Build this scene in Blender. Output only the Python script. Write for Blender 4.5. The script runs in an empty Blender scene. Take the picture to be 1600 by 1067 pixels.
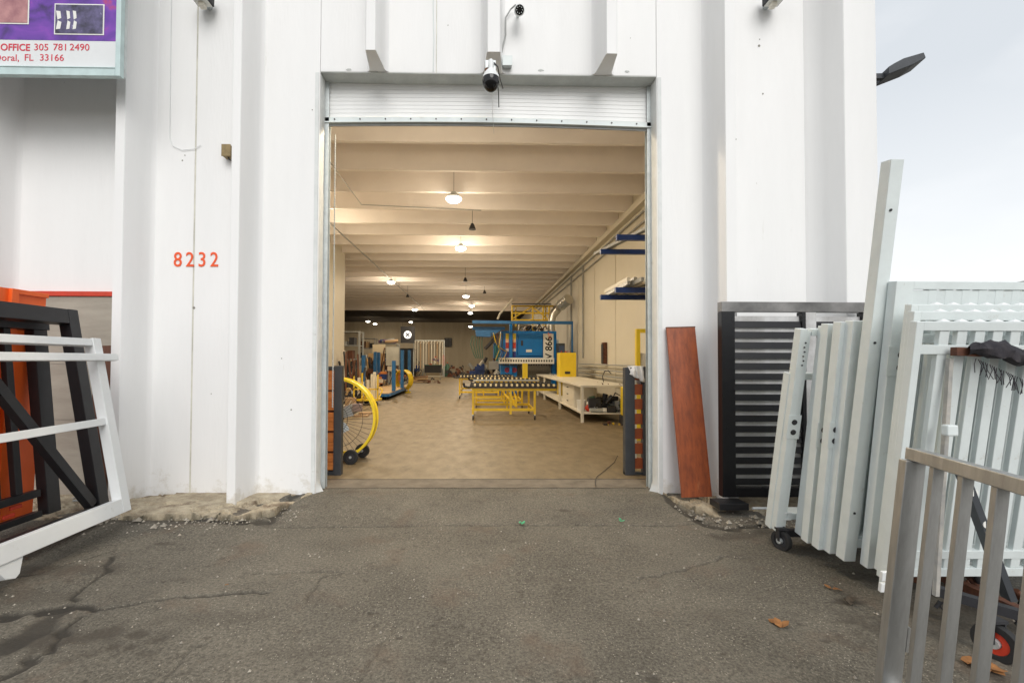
import bpy, bmesh, math, random
import numpy as np
from mathutils import Vector, Matrix, noise
from math import radians, pi, sin, cos
R = random.Random(7)
sc = bpy.context.scene
col = sc.collection

# ------------------------------------------------------------------ camera, sky, sun, exposure
CAMZ = 1.42
cam_data = bpy.data.cameras.new('camera')
cam = bpy.data.objects.new('camera', cam_data); col.objects.link(cam); sc.camera = cam
cam_data.lens = 16; cam_data.sensor_width = 36
cam_data.shift_x = 0.0247; cam_data.shift_y = 0.0085
cam_data.clip_start = 0.05; cam_data.clip_end = 2500
CR = Matrix.Rotation(radians(-1.0), 4, 'Z') @ Matrix.Rotation(radians(91.2), 4, 'X') @ Matrix.Rotation(0.0035, 4, 'Z')
cam.matrix_world = Matrix.Translation((0, 0, CAMZ)) @ CR
SUN_EL, SUN_AZ = radians(36), radians(171)      # behind the camera, a little to the right
w = bpy.data.worlds.new('World'); sc.world = w; w.use_nodes = True
nt = w.node_tree; nt.nodes.clear()
wo = nt.nodes.new('ShaderNodeOutputWorld'); bg = nt.nodes.new('ShaderNodeBackground')
sky = nt.nodes.new('ShaderNodeTexSky'); sky.sky_type = 'NISHITA'; sky.sun_disc = False
sky.sun_elevation = SUN_EL; sky.sun_rotation = SUN_AZ; sky.dust_density = 2.0
tc = nt.nodes.new('ShaderNodeTexCoord')
mp = nt.nodes.new('ShaderNodeMapping'); mp.inputs['Scale'].default_value = (1, 1, 2.2)
nz = nt.nodes.new('ShaderNodeTexNoise'); nz.inputs['Scale'].default_value = 2.3
nz.inputs['Detail'].default_value = 5; nz.inputs['Roughness'].default_value = .5
cr = nt.nodes.new('ShaderNodeValToRGB')
cr.color_ramp.elements[0].position = .36; cr.color_ramp.elements[0].color = (6.5, 6.85, 7.2, 1)
cr.color_ramp.elements[1].position = .64; cr.color_ramp.elements[1].color = (8.3, 8.45, 8.6, 1)
mx = nt.nodes.new('ShaderNodeMix'); mx.data_type = 'RGBA'; mx.inputs[0].default_value = .9
nt.links.new(tc.outputs['Generated'], mp.inputs[0]); nt.links.new(mp.outputs[0], nz.inputs['Vector'])
nt.links.new(nz.outputs[0], cr.inputs[0]); nt.links.new(sky.outputs[0], mx.inputs[6])
sxyz = nt.nodes.new('ShaderNodeSeparateXYZ'); nt.links.new(tc.outputs['Generated'], sxyz.inputs[0])
hr_ = nt.nodes.new('ShaderNodeMapRange'); hr_.inputs[1].default_value = .04; hr_.inputs[2].default_value = .42; hr_.inputs[3].default_value = .95; hr_.inputs[4].default_value = 0
nt.links.new(sxyz.outputs[2], hr_.inputs[0]); hm = nt.nodes.new('ShaderNodeMix'); hm.data_type = 'RGBA'; nt.links.new(hr_.outputs[0], hm.inputs[0])
nt.links.new(cr.outputs[0], hm.inputs[6]); hm.inputs[7].default_value = (9.6, 9.7, 9.7, 1); nt.links.new(hm.outputs[2], mx.inputs[7]); nt.links.new(mx.outputs[2], bg.inputs[0])
bg.inputs[1].default_value = .1; nt.links.new(bg.outputs[0], wo.inputs[0])
sl = bpy.data.lights.new('sun', 'SUN'); sl.energy = 1.5; sl.angle = radians(40); sl.color = (1, .975, .94)
sun = bpy.data.objects.new('sun', sl); col.objects.link(sun)
sd = Vector((sin(SUN_AZ) * cos(SUN_EL), cos(SUN_AZ) * cos(SUN_EL), sin(SUN_EL)))
sun.rotation_euler = sd.to_track_quat('Z', 'Y').to_euler(); sun.location = (3, -10, 15)
sc.view_settings.view_transform = 'Standard'; sc.view_settings.look = 'None'
sc.view_settings.exposure = 0.30; sc.view_settings.gamma = 1; sc.view_settings.use_curve_mapping = False
try: sc.cycles.max_bounces = 8; sc.cycles.diffuse_bounces = 6
except Exception: pass

# survey helpers: a picture position turned into a point at a known depth / height / side distance
def ray(px, py):
    v = Vector((((px - 800) / 1600 + cam_data.shift_x) * 2.25, ((533.5 - py) / 1600 + cam_data.shift_y) * 2.25, -1))
    return CR.to_3x3() @ v
def A(px, py, Y): d = ray(px, py); return Vector((0, 0, CAMZ)) + d * (Y / d.y)
def G(px, py, z=0): d = ray(px, py); return Vector((0, 0, CAMZ)) + d * ((z - CAMZ) / d.z)

# ------------------------------------------------------------------ materials
MATS = {}
def mat(name, c, rough=.6, metal=0, var=.0, vscale=3, c2=None, bump=0, bscale=60, grime=None, gscale=2, gthr=.6, stretch=(1, 1, 1), coat=0, spots=None, fine=0):
    if name in MATS: return MATS[name]
    m = bpy.data.materials.new(name); m.use_nodes = True; t = m.node_tree; N = t.nodes; L = t.links
    b = N['Principled BSDF']; b.inputs['Roughness'].default_value = rough; b.inputs['Metallic'].default_value = metal
    if coat: b.inputs['Coat Weight'].default_value = coat
    c = tuple(c) + (1,)
    tcn = N.new('ShaderNodeTexCoord'); mpn = N.new('ShaderNodeMapping'); mpn.inputs['Scale'].default_value = stretch
    L.new(tcn.outputs['Object'], mpn.inputs[0]); vec = mpn.outputs[0]
    cur = None
    if var or c2:
        n = N.new('ShaderNodeTexNoise'); n.inputs['Scale'].default_value = vscale; n.inputs['Detail'].default_value = 6
        n.inputs['Roughness'].default_value = .62; L.new(vec, n.inputs['Vector'])
        r = N.new('ShaderNodeValToRGB'); r.color_ramp.elements[0].position = .33; r.color_ramp.elements[1].position = .67
        d = c2 if c2 else tuple(x * (1 - var) for x in c[:3])
        r.color_ramp.elements[0].color = tuple(d[:3]) + (1,); r.color_ramp.elements[1].color = c
        L.new(n.outputs[0], r.inputs[0]); cur = r.outputs[0]
        rr = N.new('ShaderNodeMapRange'); rr.inputs[3].default_value = min(1, rough + .12); rr.inputs[4].default_value = max(.05, rough - .08)
        L.new(n.outputs[0], rr.inputs[0]); L.new(rr.outputs[0], b.inputs['Roughness'])
    def over(cur, fac, colr):
        mm = N.new('ShaderNodeMix'); mm.data_type = 'RGBA'
        L.new(fac, mm.inputs[0])
        if cur is None: mm.inputs[6].default_value = c
        else: L.new(cur, mm.inputs[6])
        mm.inputs[7].default_value = tuple(colr) + (1,); return mm.outputs[2]
    if grime:
        n = N.new('ShaderNodeTexNoise'); n.inputs['Scale'].default_value = gscale; n.inputs['Detail'].default_value = 9; n.inputs['Roughness'].default_value = .7
        L.new(vec, n.inputs['Vector'])
        r = N.new('ShaderNodeMapRange'); r.inputs[1].default_value = gthr; r.inputs[2].default_value = gthr + .14; L.new(n.outputs[0], r.inputs[0])
        cur = over(cur, r.outputs[0], grime)
    if spots:
        v = N.new('ShaderNodeTexVoronoi'); v.inputs['Scale'].default_value = spots[0]; L.new(vec, v.inputs['Vector'])
        r = N.new('ShaderNodeMapRange'); r.inputs[1].default_value = spots[1]; r.inputs[2].default_value = spots[1] * .6; L.new(v.outputs['Distance'], r.inputs[0])
        cur = over(cur, r.outputs[0], spots[2])
    if fine:
        n = N.new('ShaderNodeTexNoise'); n.inputs['Scale'].default_value = 190; n.inputs['Detail'].default_value = 2; L.new(vec, n.inputs['Vector'])
        h = N.new('ShaderNodeMapRange'); h.inputs[1].default_value = .3; h.inputs[2].default_value = .7; h.inputs[3].default_value = 1 - fine; h.inputs[4].default_value = 1 + fine; L.new(n.outputs[0], h.inputs[0])
        mm = N.new('ShaderNodeVectorMath'); mm.operation = 'SCALE'
        if cur is None: mm.inputs[0].default_value = c[:3]
        else: L.new(cur, mm.inputs[0])
        L.new(h.outputs[0], mm.inputs['Scale']); cur = mm.outputs[0]
    if cur is None: b.inputs['Base Color'].default_value = c
    else: L.new(cur, b.inputs['Base Color'])
    if bump:
        n = N.new('ShaderNodeTexNoise'); n.inputs['Scale'].default_value = bscale; n.inputs['Detail'].default_value = 4; L.new(vec, n.inputs['Vector'])
        bn = N.new('ShaderNodeBump'); bn.inputs['Strength'].default_value = bump; bn.inputs['Distance'].default_value = .01
        L.new(n.outputs[0], bn.inputs['Height']); L.new(bn.outputs[0], b.inputs['Normal'])
    MATS[name] = m; return m
def emis(name, c, s):
    m = bpy.data.materials.new(name); m.use_nodes = True; b = m.node_tree.nodes['Principled BSDF']
    b.inputs['Base Color'].default_value = (0.8, .8, .8, 1); b.inputs['Emission Color'].default_value = tuple(c) + (1,); b.inputs['Emission Strength'].default_value = s
    MATS[name] = m; return m
WALL = mat('white_painted_concrete', (.83, .83, .825), .55, var=.035, vscale=1.1, bump=.2, bscale=14, stretch=(3.5, 3.5, .5), grime=(.60, .59, .54), gscale=1.6, gthr=.67, spots=(1.6, .012, (.42, .40, .36)))
def base_dirt(m):
    t = m.node_tree; b = t.nodes['Principled BSDF']; src = b.inputs['Base Color'].links[0].from_socket
    tc_ = t.nodes.new('ShaderNodeTexCoord'); sp_ = t.nodes.new('ShaderNodeSeparateXYZ'); t.links.new(tc_.outputs['Object'], sp_.inputs[0])
    n_ = t.nodes.new('ShaderNodeTexNoise'); n_.inputs['Scale'].default_value = 6; n_.inputs['Detail'].default_value = 8; n_.inputs['Roughness'].default_value = .7; t.links.new(tc_.outputs['Object'], n_.inputs['Vector'])
    r_ = t.nodes.new('ShaderNodeMapRange'); r_.inputs[1].default_value = .0; r_.inputs[2].default_value = .45; r_.inputs[3].default_value = .34; r_.inputs[4].default_value = .0; t.links.new(sp_.outputs[2], r_.inputs[0])
    a_ = t.nodes.new('ShaderNodeMath'); a_.operation = 'ADD'; t.links.new(n_.outputs[0], a_.inputs[0]); t.links.new(r_.outputs[0], a_.inputs[1])
    q_ = t.nodes.new('ShaderNodeMapRange'); q_.inputs[1].default_value = .76; q_.inputs[2].default_value = .92; q_.inputs[4].default_value = .5; t.links.new(a_.outputs[0], q_.inputs[0])
    mm = t.nodes.new('ShaderNodeMix'); mm.data_type = 'RGBA'; t.links.new(q_.outputs[0], mm.inputs[0]); t.links.new(src, mm.inputs[6]); mm.inputs[7].default_value = (.50, .45, .36, 1); t.links.new(mm.outputs[2], b.inputs['Base Color'])
base_dirt(WALL)
JAMB = mat('chipped_painted_concrete', (.72, .74, .73), .6, var=.12, vscale=5, bump=.7, bscale=14, grime=(.42, .40, .36), gscale=5, gthr=.62)
SOFF = mat('grey_lintel_concrete', (.55, .57, .55), .7, var=.15, vscale=6, bump=.5, bscale=25, grime=(.36, .35, .32), gscale=9, gthr=.62)
CEIL = mat('cream_ceiling_paint', (.88, .83, .79), .7, var=.07, vscale=1.3, bump=.2, bscale=20, grime=(.56, .50, .42), gscale=.9, gthr=.62)
CEILD = mat('shade_toned_ceiling', (.06, .05, .04), .85, var=.3, vscale=1)  # rear bay ceiling, its lack of light put into the dark colour
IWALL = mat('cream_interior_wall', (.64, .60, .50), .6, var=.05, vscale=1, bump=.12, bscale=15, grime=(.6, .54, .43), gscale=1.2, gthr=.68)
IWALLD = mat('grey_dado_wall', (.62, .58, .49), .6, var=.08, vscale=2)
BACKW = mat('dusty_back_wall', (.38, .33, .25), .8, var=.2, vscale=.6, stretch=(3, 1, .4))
FLOOR = mat('worn_warehouse_floor', (.205, .155, .088), .55, c2=(.145, .108, .060), vscale=3.5, bump=.2, bscale=30, grime=(.085, .062, .036), gscale=2.8, gthr=.58, fine=.25, stretch=(1.4, .8, 1))
LEDGE = mat('crumbling_ledge_concrete', (.50, .43, .31), .9, c2=(.26, .21, .145), vscale=6, bump=1.0, bscale=35, grime=(.12, .08, .05), gscale=3.2, gthr=.54, fine=.2)
GALV = mat('galvanised_steel', (.60, .64, .64), .45, .5, var=.2, vscale=12)
TEAL = mat('weathered_pale_teal_metal', (.55, .68, .68), .5, .1, var=.15, vscale=10, grime=(.35, .36, .30), gscale=14, gthr=.66)
_t = LEDGE.node_tree; _b = _t.nodes['Principled BSDF']; _src = _b.inputs['Base Color'].links[0].from_socket
_a = _t.nodes.new('ShaderNodeAttribute'); _a.attribute_name = 'moss'; _m = _t.nodes.new('ShaderNodeMix'); _m.data_type = 'RGBA'
_t.links.new(_a.outputs['Fac'], _m.inputs[0]); _t.links.new(_src, _m.inputs[6]); _m.inputs[7].default_value = (.055, .05, .033, 1); _t.links.new(_m.outputs[2], _b.inputs['Base Color'])
WHITEP = mat('white_powder_coat', (.78, .80, .80), .35, 0, var=.07, vscale=4, bump=.04, grime=(.58, .58, .54), gscale=9, gthr=.62)
WHITEG = mat('dusty_white_powder_coat', (.70, .755, .75), .42, 0, var=.10, vscale=5, grime=(.52, .52, .48), gscale=11, gthr=.61, bump=.06, bscale=90)
ROLLW = mat('roller_door_white', (.84, .845, .84), .4, 0, var=.05, vscale=2, grime=(.55, .55, .52), gscale=4, gthr=.66)
BLACK = mat('matte_black_powder_coat', (.014, .014, .016), .42, 0, var=.2, vscale=9, grime=(.05, .048, .042), gscale=8, gthr=.66)
GLBLK = mat('satin_black_aluminium', (.012, .012, .014), .28, .3, var=.1, vscale=3)
CHAR = mat('charcoal_paint', (.05, .056, .065), .5, 0, var=.2, vscale=8)
RUB = mat('black_rubber', (.02, .02, .02), .8)
ORANGE = mat('orange_paint', (.98, .15, .02), .45, var=.12, vscale=4)
RED = mat('red_oxide_paint', (.62, .05, .02), .5, var=.2, vscale=6)
WOODR = mat('reddish_stained_board', (.36, .085, .024), .45, c2=(.19, .045, .016), vscale=7, stretch=(3, 1, .8), bump=.1, spots=(30, .16, (.16, .04, .015)), grime=(.42, .14, .05), gscale=3, gthr=.62)
WOODO = mat('orange_brown_timber', (.72, .27, .07), .5, c2=(.50, .15, .035), vscale=3, stretch=(1, 1, 9), bump=.1)
WOODD = mat('dark_brown_timber', (.16, .06, .03), .6, c2=(.09, .035, .02), vscale=4, stretch=(9, 9, .7))
WOODP = mat('pale_plywood', (.62, .42, .20), .6, c2=(.5, .32, .14), vscale=3, stretch=(.4, 4, 1))
ALU = mat('brushed_aluminium', (.46, .465, .46), .4, .8, c2=(.33, .33, .32), vscale=9, bump=.08, bscale=120, stretch=(3, 3, .5))
YEL = mat('safety_yellow_paint', (.80, .54, .03), .45, var=.15, vscale=6, grime=(.35, .25, .05), gscale=10, gthr=.66)
YELB = mat('bright_yellow_paint', (.85, .62, .03), .35, var=.08, vscale=5)
BLUE = mat('machine_blue_paint', (.0, .17, .52), .35, var=.12, vscale=3)
BLUEC = mat('cart_blue_paint', (.02, .14, .36), .45, var=.2, vscale=6)
NAVY = mat('navy_rack_paint', (.012, .045, .20), .4, var=.1, vscale=4)
CREAM = mat('cream_enamel', (.72, .68, .58), .4, var=.06, vscale=3)
GREYM = mat('grey_machine_paint', (.33, .34, .33), .5, var=.2, vscale=6)
DARK = mat('dark_machinery', (.035, .035, .04), .6, var=.4, vscale=14)
RUST = mat('rusty_steel', (.16, .06, .03), .85, c2=(.07, .03, .02), vscale=18)
DUCT = mat('foil_duct', (.65, .63, .58), .3, .9, bump=.5, bscale=40)
CARDB = mat('cardboard', (.48, .32, .18), .8, var=.12, vscale=5)
PINK = mat('purple_plastic_wrap', (.20, .12, .22), .5, var=.3, vscale=6)
CLOTHW = mat('white_cotton_rag', (.80, .80, .80), .9, var=.05)
RAG = mat('dark_oily_rag', (.045, .04, .045), .9, c2=(.012, .012, .018), vscale=16, bump=.5, bscale=50)
GREEN = mat('green_plastic', (.03, .42, .19), .5)
DGREEN = mat('dark_green_enamel', (.05, .13, .09), .5)
LEAFM = mat('dry_leaf', (.36, .16, .05), .8, c2=(.2, .09, .03), vscale=20)
PAPER = mat('white_sheet', (.78, .78, .74), .6)
REDN = mat('orange_red_number_paint', (.80, .10, .02), .5)
REDT = mat('crimson_print', (.62, .03, .06), .5)
BLKT = mat('black_print', (.01, .01, .01), .5)
LAMPG = emis('lamp_glow', (1, .95, .82), 14)
DOMEG = mat('smoked_dome', (.004, .004, .005), .12)
TAN = mat('tan_plastic_box', (.30, .22, .10), .6, var=.3, vscale=20)
TYRE = RUB

# ------------------------------------------------------------------ mesh helpers
class MB:
    def __init__(s): s.v = []; s.f = []
    def add(s, vs, fs):
        o = len(s.v); s.v += [tuple(x) for x in vs]; s.f += [tuple(i + o for i in f) for f in fs]; return s
    def box(s, x0, x1, y0, y1, z0, z1):
        return s.add([(x0, y0, z0), (x1, y0, z0), (x1, y1, z0), (x0, y1, z0), (x0, y0, z1), (x1, y0, z1), (x1, y1, z1), (x0, y1, z1)],
                     [(0, 3, 2, 1), (4, 5, 6, 7), (0, 1, 5, 4), (1, 2, 6, 5), (2, 3, 7, 6), (3, 0, 4, 7)])
    def bar(s, p, q, w, h=None, up=(0, 0, 1)):
        h = h or w; p = Vector(p); q = Vector(q); d = (q - p).normalized(); up = Vector(up)
        if abs(d.dot(up)) > .98: up = Vector((0, 1, 0))
        a = d.cross(up).normalized(); b = a.cross(d).normalized(); vs = []
        for e in (p, q):
            for i, j in ((-1, -1), (1, -1), (1, 1), (-1, 1)): vs.append(e + a * w / 2 * i + b * h / 2 * j)
        return s.add(vs, [(0, 1, 2, 3), (7, 6, 5, 4), (0, 4, 5, 1), (1, 5, 6, 2), (2, 6, 7, 3), (3, 7, 4, 0)])
    def tube(s, pts, r, n=8, cap=True):
        pts = [Vector(p) for p in pts]; vs = []; fs = []; k = len(pts)
        rr = r if isinstance(r, (list, tuple)) else [r] * k; a = None
        for i, p in enumerate(pts):
            d = (pts[min(i + 1, k - 1)] - pts[max(i - 1, 0)]).normalized()
            if a is None:
                a = d.cross(Vector((0, 0, 1)));
                if a.length < .05: a = d.cross(Vector((0, 1, 0)))
            a = (a - d * a.dot(d)).normalized(); b = d.cross(a)
            for j in range(n): t = 2 * pi * j / n; vs.append(p + (a * cos(t) + b * sin(t)) * rr[i])
        for i in range(k - 1):
            for j in range(n): jj = (j + 1) % n; fs.append((i * n + j, i * n + jj, (i + 1) * n + jj, (i + 1) * n + j))
        if cap: fs += [tuple(range(n))[::-1], tuple((k - 1) * n + j for j in range(n))]
        return s.add(vs, fs)
    def cyl(s, p, q, r, n=16): return s.tube([p, q], r, n)
    def ring(s, c, axis, ro, ri, wd, n=40):      # a hollow cylinder band
        c = Vector(c); d = Vector(axis).normalized(); a = d.cross(Vector((0, 0, 1)))
        if a.length < .05: a = Vector((1, 0, 0))
        a.normalize(); b = d.cross(a); vs = []; fs = []
        for j in range(n):
            t = 2 * pi * j / n; e = a * cos(t) + b * sin(t)
            for rr, k in ((ro, -1), (ro, 1), (ri, 1), (ri, -1)): vs.append(c + e * rr + d * wd / 2 * k)
        for j in range(n):
            k = (j + 1) % n
            for q in range(4): fs.append((j * 4 + q, k * 4 + q, k * 4 + (q + 1) % 4, j * 4 + (q + 1) % 4))
        return s.add(vs, fs)
    def prism(s, prof, z0, z1):                  # plan outline extruded in z
        n = len(prof); vs = [(x, y, z0) for x, y in prof] + [(x, y, z1) for x, y in prof]
        return s.add(vs, [tuple(range(n))[::-1], tuple(range(n, 2 * n))] + [(i, (i + 1) % n, (i + 1) % n + n, i + n) for i in range(n)])
    def ball(s, c, r, sx=1, sy=1, sz=1, n=12, m=8, z0=-1, z1=1):
        vs = []; fs = []
        for i in range(m + 1):
            ph = -pi / 2 + pi * i / m; zz = max(z0, min(z1, sin(ph))); rr = math.sqrt(max(0, 1 - zz * zz))
            for j in range(n): t = 2 * pi * j / n; vs.append((c[0] + r * sx * rr * cos(t), c[1] + r * sy * rr * sin(t), c[2] + r * sz * zz))
        for i in range(m):
            for j in range(n): jj = (j + 1) % n; fs.append((i * n + j, i * n + jj, (i + 1) * n + jj, (i + 1) * n + j))
        return s.add(vs, fs)
    def mesh(s, name, m, smooth=False):
        me = bpy.data.meshes.new(name); me.from_pydata(s.v, [], s.f); me.validate()
        bm = bmesh.new(); bm.from_mesh(me); bmesh.ops.recalc_face_normals(bm, faces=bm.faces); bm.to_mesh(me); bm.free()
        if m: me.materials.append(m)
        if smooth: me.shade_smooth(); 
        return me
    def build(s, name, m, parent=None, bev=0, smooth=False, kind=None, label=None):
        o = bpy.data.objects.new(name, s.mesh(name, m, smooth)); col.objects.link(o); o.parent = parent
        if smooth:
            try: o.data.set_sharp_from_angle(angle=radians(38))
            except Exception: pass
        if bev: b = o.modifiers.new('bevel', 'BEVEL'); b.width = bev; b.segments = 2; b.limit_method = 'ANGLE'
        if kind: o['kind'] = kind
        if label: o['label'] = label
        return o
def tag(o, label, cat, group=None, kind=None):
    o['label'] = label; o['category'] = cat
    if group: o['group'] = group
    if kind: o['kind'] = kind
    return o
def thing(name, label, cat, loc=(0, 0, 0), rz=0, group=None):
    o = bpy.data.objects.new(name, None); o.empty_display_size = .1; col.objects.link(o)
    o.location = loc; o.rotation_euler = (0, 0, rz); return tag(o, label, cat, group)
def frame_at(o, O, u, v):                        # local x along u, local z along v
    u = Vector(u).normalized(); v = Vector(v); v = (v - u * v.dot(u)).normalized(); n = v.cross(u)
    m = Matrix((u, n, v)).transposed().to_4x4(); m.translation = Vector(O); o.matrix_world = m; return o
def frame_up(o, O, u, v):                       # as frame_at, but the upright edge v is kept exactly
    v = Vector(v).normalized(); u = Vector(u); u = (u - v * u.dot(v)).normalized(); n = v.cross(u)
    m = Matrix((u, n, v)).transposed().to_4x4(); m.translation = Vector(O); o.matrix_world = m; return o
def dup(root, loc=None, rz=None, label=None, M=None):
    r = root.copy(); col.objects.link(r)
    if loc is not None: r.location = loc
    if rz is not None: r.rotation_euler = (0, 0, rz)
    if M is not None: r.matrix_world = M
    if label: r['label'] = label
    for ch in [c for c in bpy.data.objects if c.parent == root]:
        c = ch.copy(); col.objects.link(c); c.parent = r
        for g in [x for x in bpy.data.objects if x.parent == ch]:
            d = g.copy(); col.objects.link(d); d.parent = c
    return r
def share(src, parent, loc, rot=None, scale=None):   # another piece with the same mesh
    o = src.copy(); col.objects.link(o); o.parent = parent; o.location = loc
    if rot: o.rotation_euler = rot
    if scale: o.scale = scale
    return o
def structure(o): o['kind'] = 'structure'; return o
def text(name, s, size, m, parent, mtx, ext=.002, bold=0, sx=1, align='LEFT'):
    c = bpy.data.curves.new(name, 'FONT'); c.body = s; c.size = size; c.extrude = ext; c.offset = bold; c.align_x = align; c.resolution_u = 4
    t = bpy.data.objects.new('tmp', c); col.objects.link(t)
    me = bpy.data.meshes.new_from_object(t.evaluated_get(bpy.context.evaluated_depsgraph_get())); me.name = name
    bpy.data.objects.remove(t); me.materials.clear(); me.materials.append(m)
    o = bpy.data.objects.new(name, me); col.objects.link(o); o.parent = parent
    o.matrix_local = mtx @ Matrix.Diagonal((sx, 1, 1, 1)); return o
FACE = Matrix.Rotation(pi / 2, 4, 'X')           # lettering that stands up and faces the street (-Y)

def fbm(x, y, s, o=3, seed=0):
    r = 0; a = 1; t = 0
    for i in range(o):
        r += a * noise.noise(Vector((x * s + seed, y * s - seed, seed * .37))); t += a; a *= .5; s *= 2.1
    return r / t

# ------------------------------------------------------------------ ground
def noise_grid(nx, ny, cell, rs):
    g = rs.rand(ny // cell + 3, nx // cell + 3); yy = np.arange(ny) / cell; xx = np.arange(nx) / cell
    y0 = yy.astype(int); x0 = xx.astype(int); fy = yy - y0; fx = xx - x0; fy = fy * fy * (3 - 2 * fy); fx = fx * fx * (3 - 2 * fx)
    a = g[y0][:, x0]; b = g[y0][:, x0 + 1]; c_ = g[y0 + 1][:, x0]; d = g[y0 + 1][:, x0 + 1]
    return (a * (1 - fx) + b * fx) * (1 - fy)[:, None] + (c_ * (1 - fx) + d * fx) * fy[:, None] - .5
RS = np.random.RandomState(3)
GX0, GX1, GY0, GY1, ST = -4.4, 4.4, 1.7, 5.2, .0125
nx = int((GX1 - GX0) / ST) + 1; ny = int((GY1 - GY0) / ST) + 1
xs = np.linspace(GX0, GX1, nx); ys = np.linspace(GY0, GY1, ny); XX, YY = np.meshgrid(xs, ys)
def smooth(a, b, v): t = np.clip((v - a) / (b - a), 0, 1); return t * t * (3 - 2 * t)
def gz(X, Y):                                    # level apron with a ramp up to the door sill
    gate = smooth(-2.3, -1.9, X) * (1 - smooth(2.1, 2.5, X))
    return -.085 + .083 * smooth(3.9, 5.05, Y) * gate + .042 * smooth(3.5, 4.2, Y) * (1 - gate)
Z = gz(XX, YY) + .012 * noise_grid(nx, ny, 60, RS) + .006 * noise_grid(nx, ny, 17, RS) * 1 + .0012 * noise_grid(nx, ny, 4, RS) + .002 * noise_grid(nx, ny, 2, RS)
Z[YY > 5.0] = np.minimum(Z[YY > 5.0], -.004)
crack = np.zeros_like(Z)
def crk(pts, wid, dep, jag=.02, seed=0):
    rr = random.Random(seed); P = []
    for a, b in zip(pts[:-1], pts[1:]):
        a = Vector(a); b = Vector(b); n = max(2, int((b - a).length / .05))
        for i in range(n): P.append(a.lerp(b, i / n) + Vector((rr.uniform(-jag, jag), rr.uniform(-jag, jag))))
    P.append(Vector(pts[-1]))
    for a, b in zip(P[:-1], P[1:]):
        ww = wid * 1.35 * rr.uniform(.4, 1.4); m = .06 + ww
        i0 = max(0, int((min(a.x, b.x) - m - GX0) / ST)); i1 = min(nx, int((max(a.x, b.x) + m - GX0) / ST) + 1)
        j0 = max(0, int((min(a.y, b.y) - m - GY0) / ST)); j1 = min(ny, int((max(a.y, b.y) + m - GY0) / ST) + 1)
        if i1 <= i0 or j1 <= j0: continue
        x = XX[j0:j1, i0:i1]; y = YY[j0:j1, i0:i1]; d = b - a; l2 = max(1e-9, d.length_squared)
        t = np.clip(((x - a.x) * d.x + (y - a.y) * d.y) / l2, 0, 1)
        q = np.hypot(x - a.x - t * d.x, y - a.y - t * d.y)
        crack[j0:j1, i0:i1] = np.maximum(crack[j0:j1, i0:i1], dep * np.clip((1.1 - q / ww) * 2.2, 0, 1))
def gp(*p): return [tuple(G(x, y, -.085)[:2]) for x, y in p]
crk(gp((0, 965), (60, 955), (120, 945), (150, 955)), .03, 1, .02, 1)
crk(gp((115, 940), (120, 925), (165, 895), (175, 870)), .014, .9, .015, 2)
crk(gp((130, 950), (180, 950), (240, 937), (300, 932), (420, 925)), .010, .8, .012, 3)
crk(gp((0, 1015), (40, 995), (70, 970), (110, 950)), .05, .8, .03, 4)
crk(gp((0, 1060), (40, 1040), (80, 1010), (125, 965)), .02, .9, .03, 5)
crk(gp((0, 905), (60, 898), (110, 880), (180, 860)), .010, .7, .012, 6)
crk(gp((400, 820), (420, 826), (560, 824), (700, 822), (900, 822), (1050, 822), (1120, 818)), .007, .55, .006, 7)
crk(gp((480, 940), (500, 905), (540, 895), (470, 895), (395, 897)), .007, .5, .012, 8)
crk(gp((1000, 905), (1090, 885), (1130, 870), (1180, 872)), .008, .5, .015, 9)
crk(gp((250, 1067), (300, 1010), (330, 1000)), .006, .4, .012, 10)
crk(gp((200, 812), (300, 818), (360, 822), (420, 818), (475, 775)), .035, .8, .02, 11)
crk(gp((1030, 775), (1060, 800), (1100, 820), (1140, 828), (1200, 828)), .035, .8, .02, 12)
crk(gp((560, 1067), (600, 1000), (640, 960)), .005, .35, .012, 13)
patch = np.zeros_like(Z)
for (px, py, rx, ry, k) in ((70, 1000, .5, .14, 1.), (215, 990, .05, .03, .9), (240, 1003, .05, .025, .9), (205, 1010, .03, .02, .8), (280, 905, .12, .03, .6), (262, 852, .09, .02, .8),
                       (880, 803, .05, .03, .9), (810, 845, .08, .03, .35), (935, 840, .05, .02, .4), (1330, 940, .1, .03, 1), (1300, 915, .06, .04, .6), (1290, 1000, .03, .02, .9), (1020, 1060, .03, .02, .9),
                       (330, 965, .3, .06, .35), (760, 870, .2, .1, .12), (1180, 870, .2, .1, .3), (1110, 960, .22, .06, .25), (650, 840, .3, .05, .15), (740, 1030, .4, .1, .15), (1520, 985, .6, .35, .75), (1400, 905, .35, .12, .7), (1290, 860, .3, .1, .55), (300, 822, .7, .06, .7), (470, 800, .15, .1, .6), (1150, 838, .35, .07, .75), (100, 890, .5, .08, .6), (60, 930, .5, .08, .45), (545, 780, .2, .05, .3), (1000, 785, .2, .05, .35), (860, 905, .25, .04, .25), (500, 1020, .25, .07, .3)):  # patches under the gates mix dark soil with painted contact shade
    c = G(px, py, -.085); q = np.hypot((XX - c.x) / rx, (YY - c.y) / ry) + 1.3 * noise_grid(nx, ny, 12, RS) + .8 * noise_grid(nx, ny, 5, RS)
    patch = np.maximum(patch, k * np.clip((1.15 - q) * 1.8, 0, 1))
for k in range(260):
    x = R.uniform(-4, 4); y = R.uniform(1.9, 4.2); r_ = R.uniform(.006, .018)
    i = int((x - GX0) / ST); j = int((y - GY0) / ST); patch[max(0, j):j + 1 + (r_ > .012), max(0, i):i + R.randint(1, 3)] = R.uniform(.5, 1)
Z -= .018 * np.clip(crack, 0, 1) + .006 * np.clip(patch, 0, 1) * (patch > .6)
me = bpy.data.meshes.new('asphalt_ground')
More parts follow.
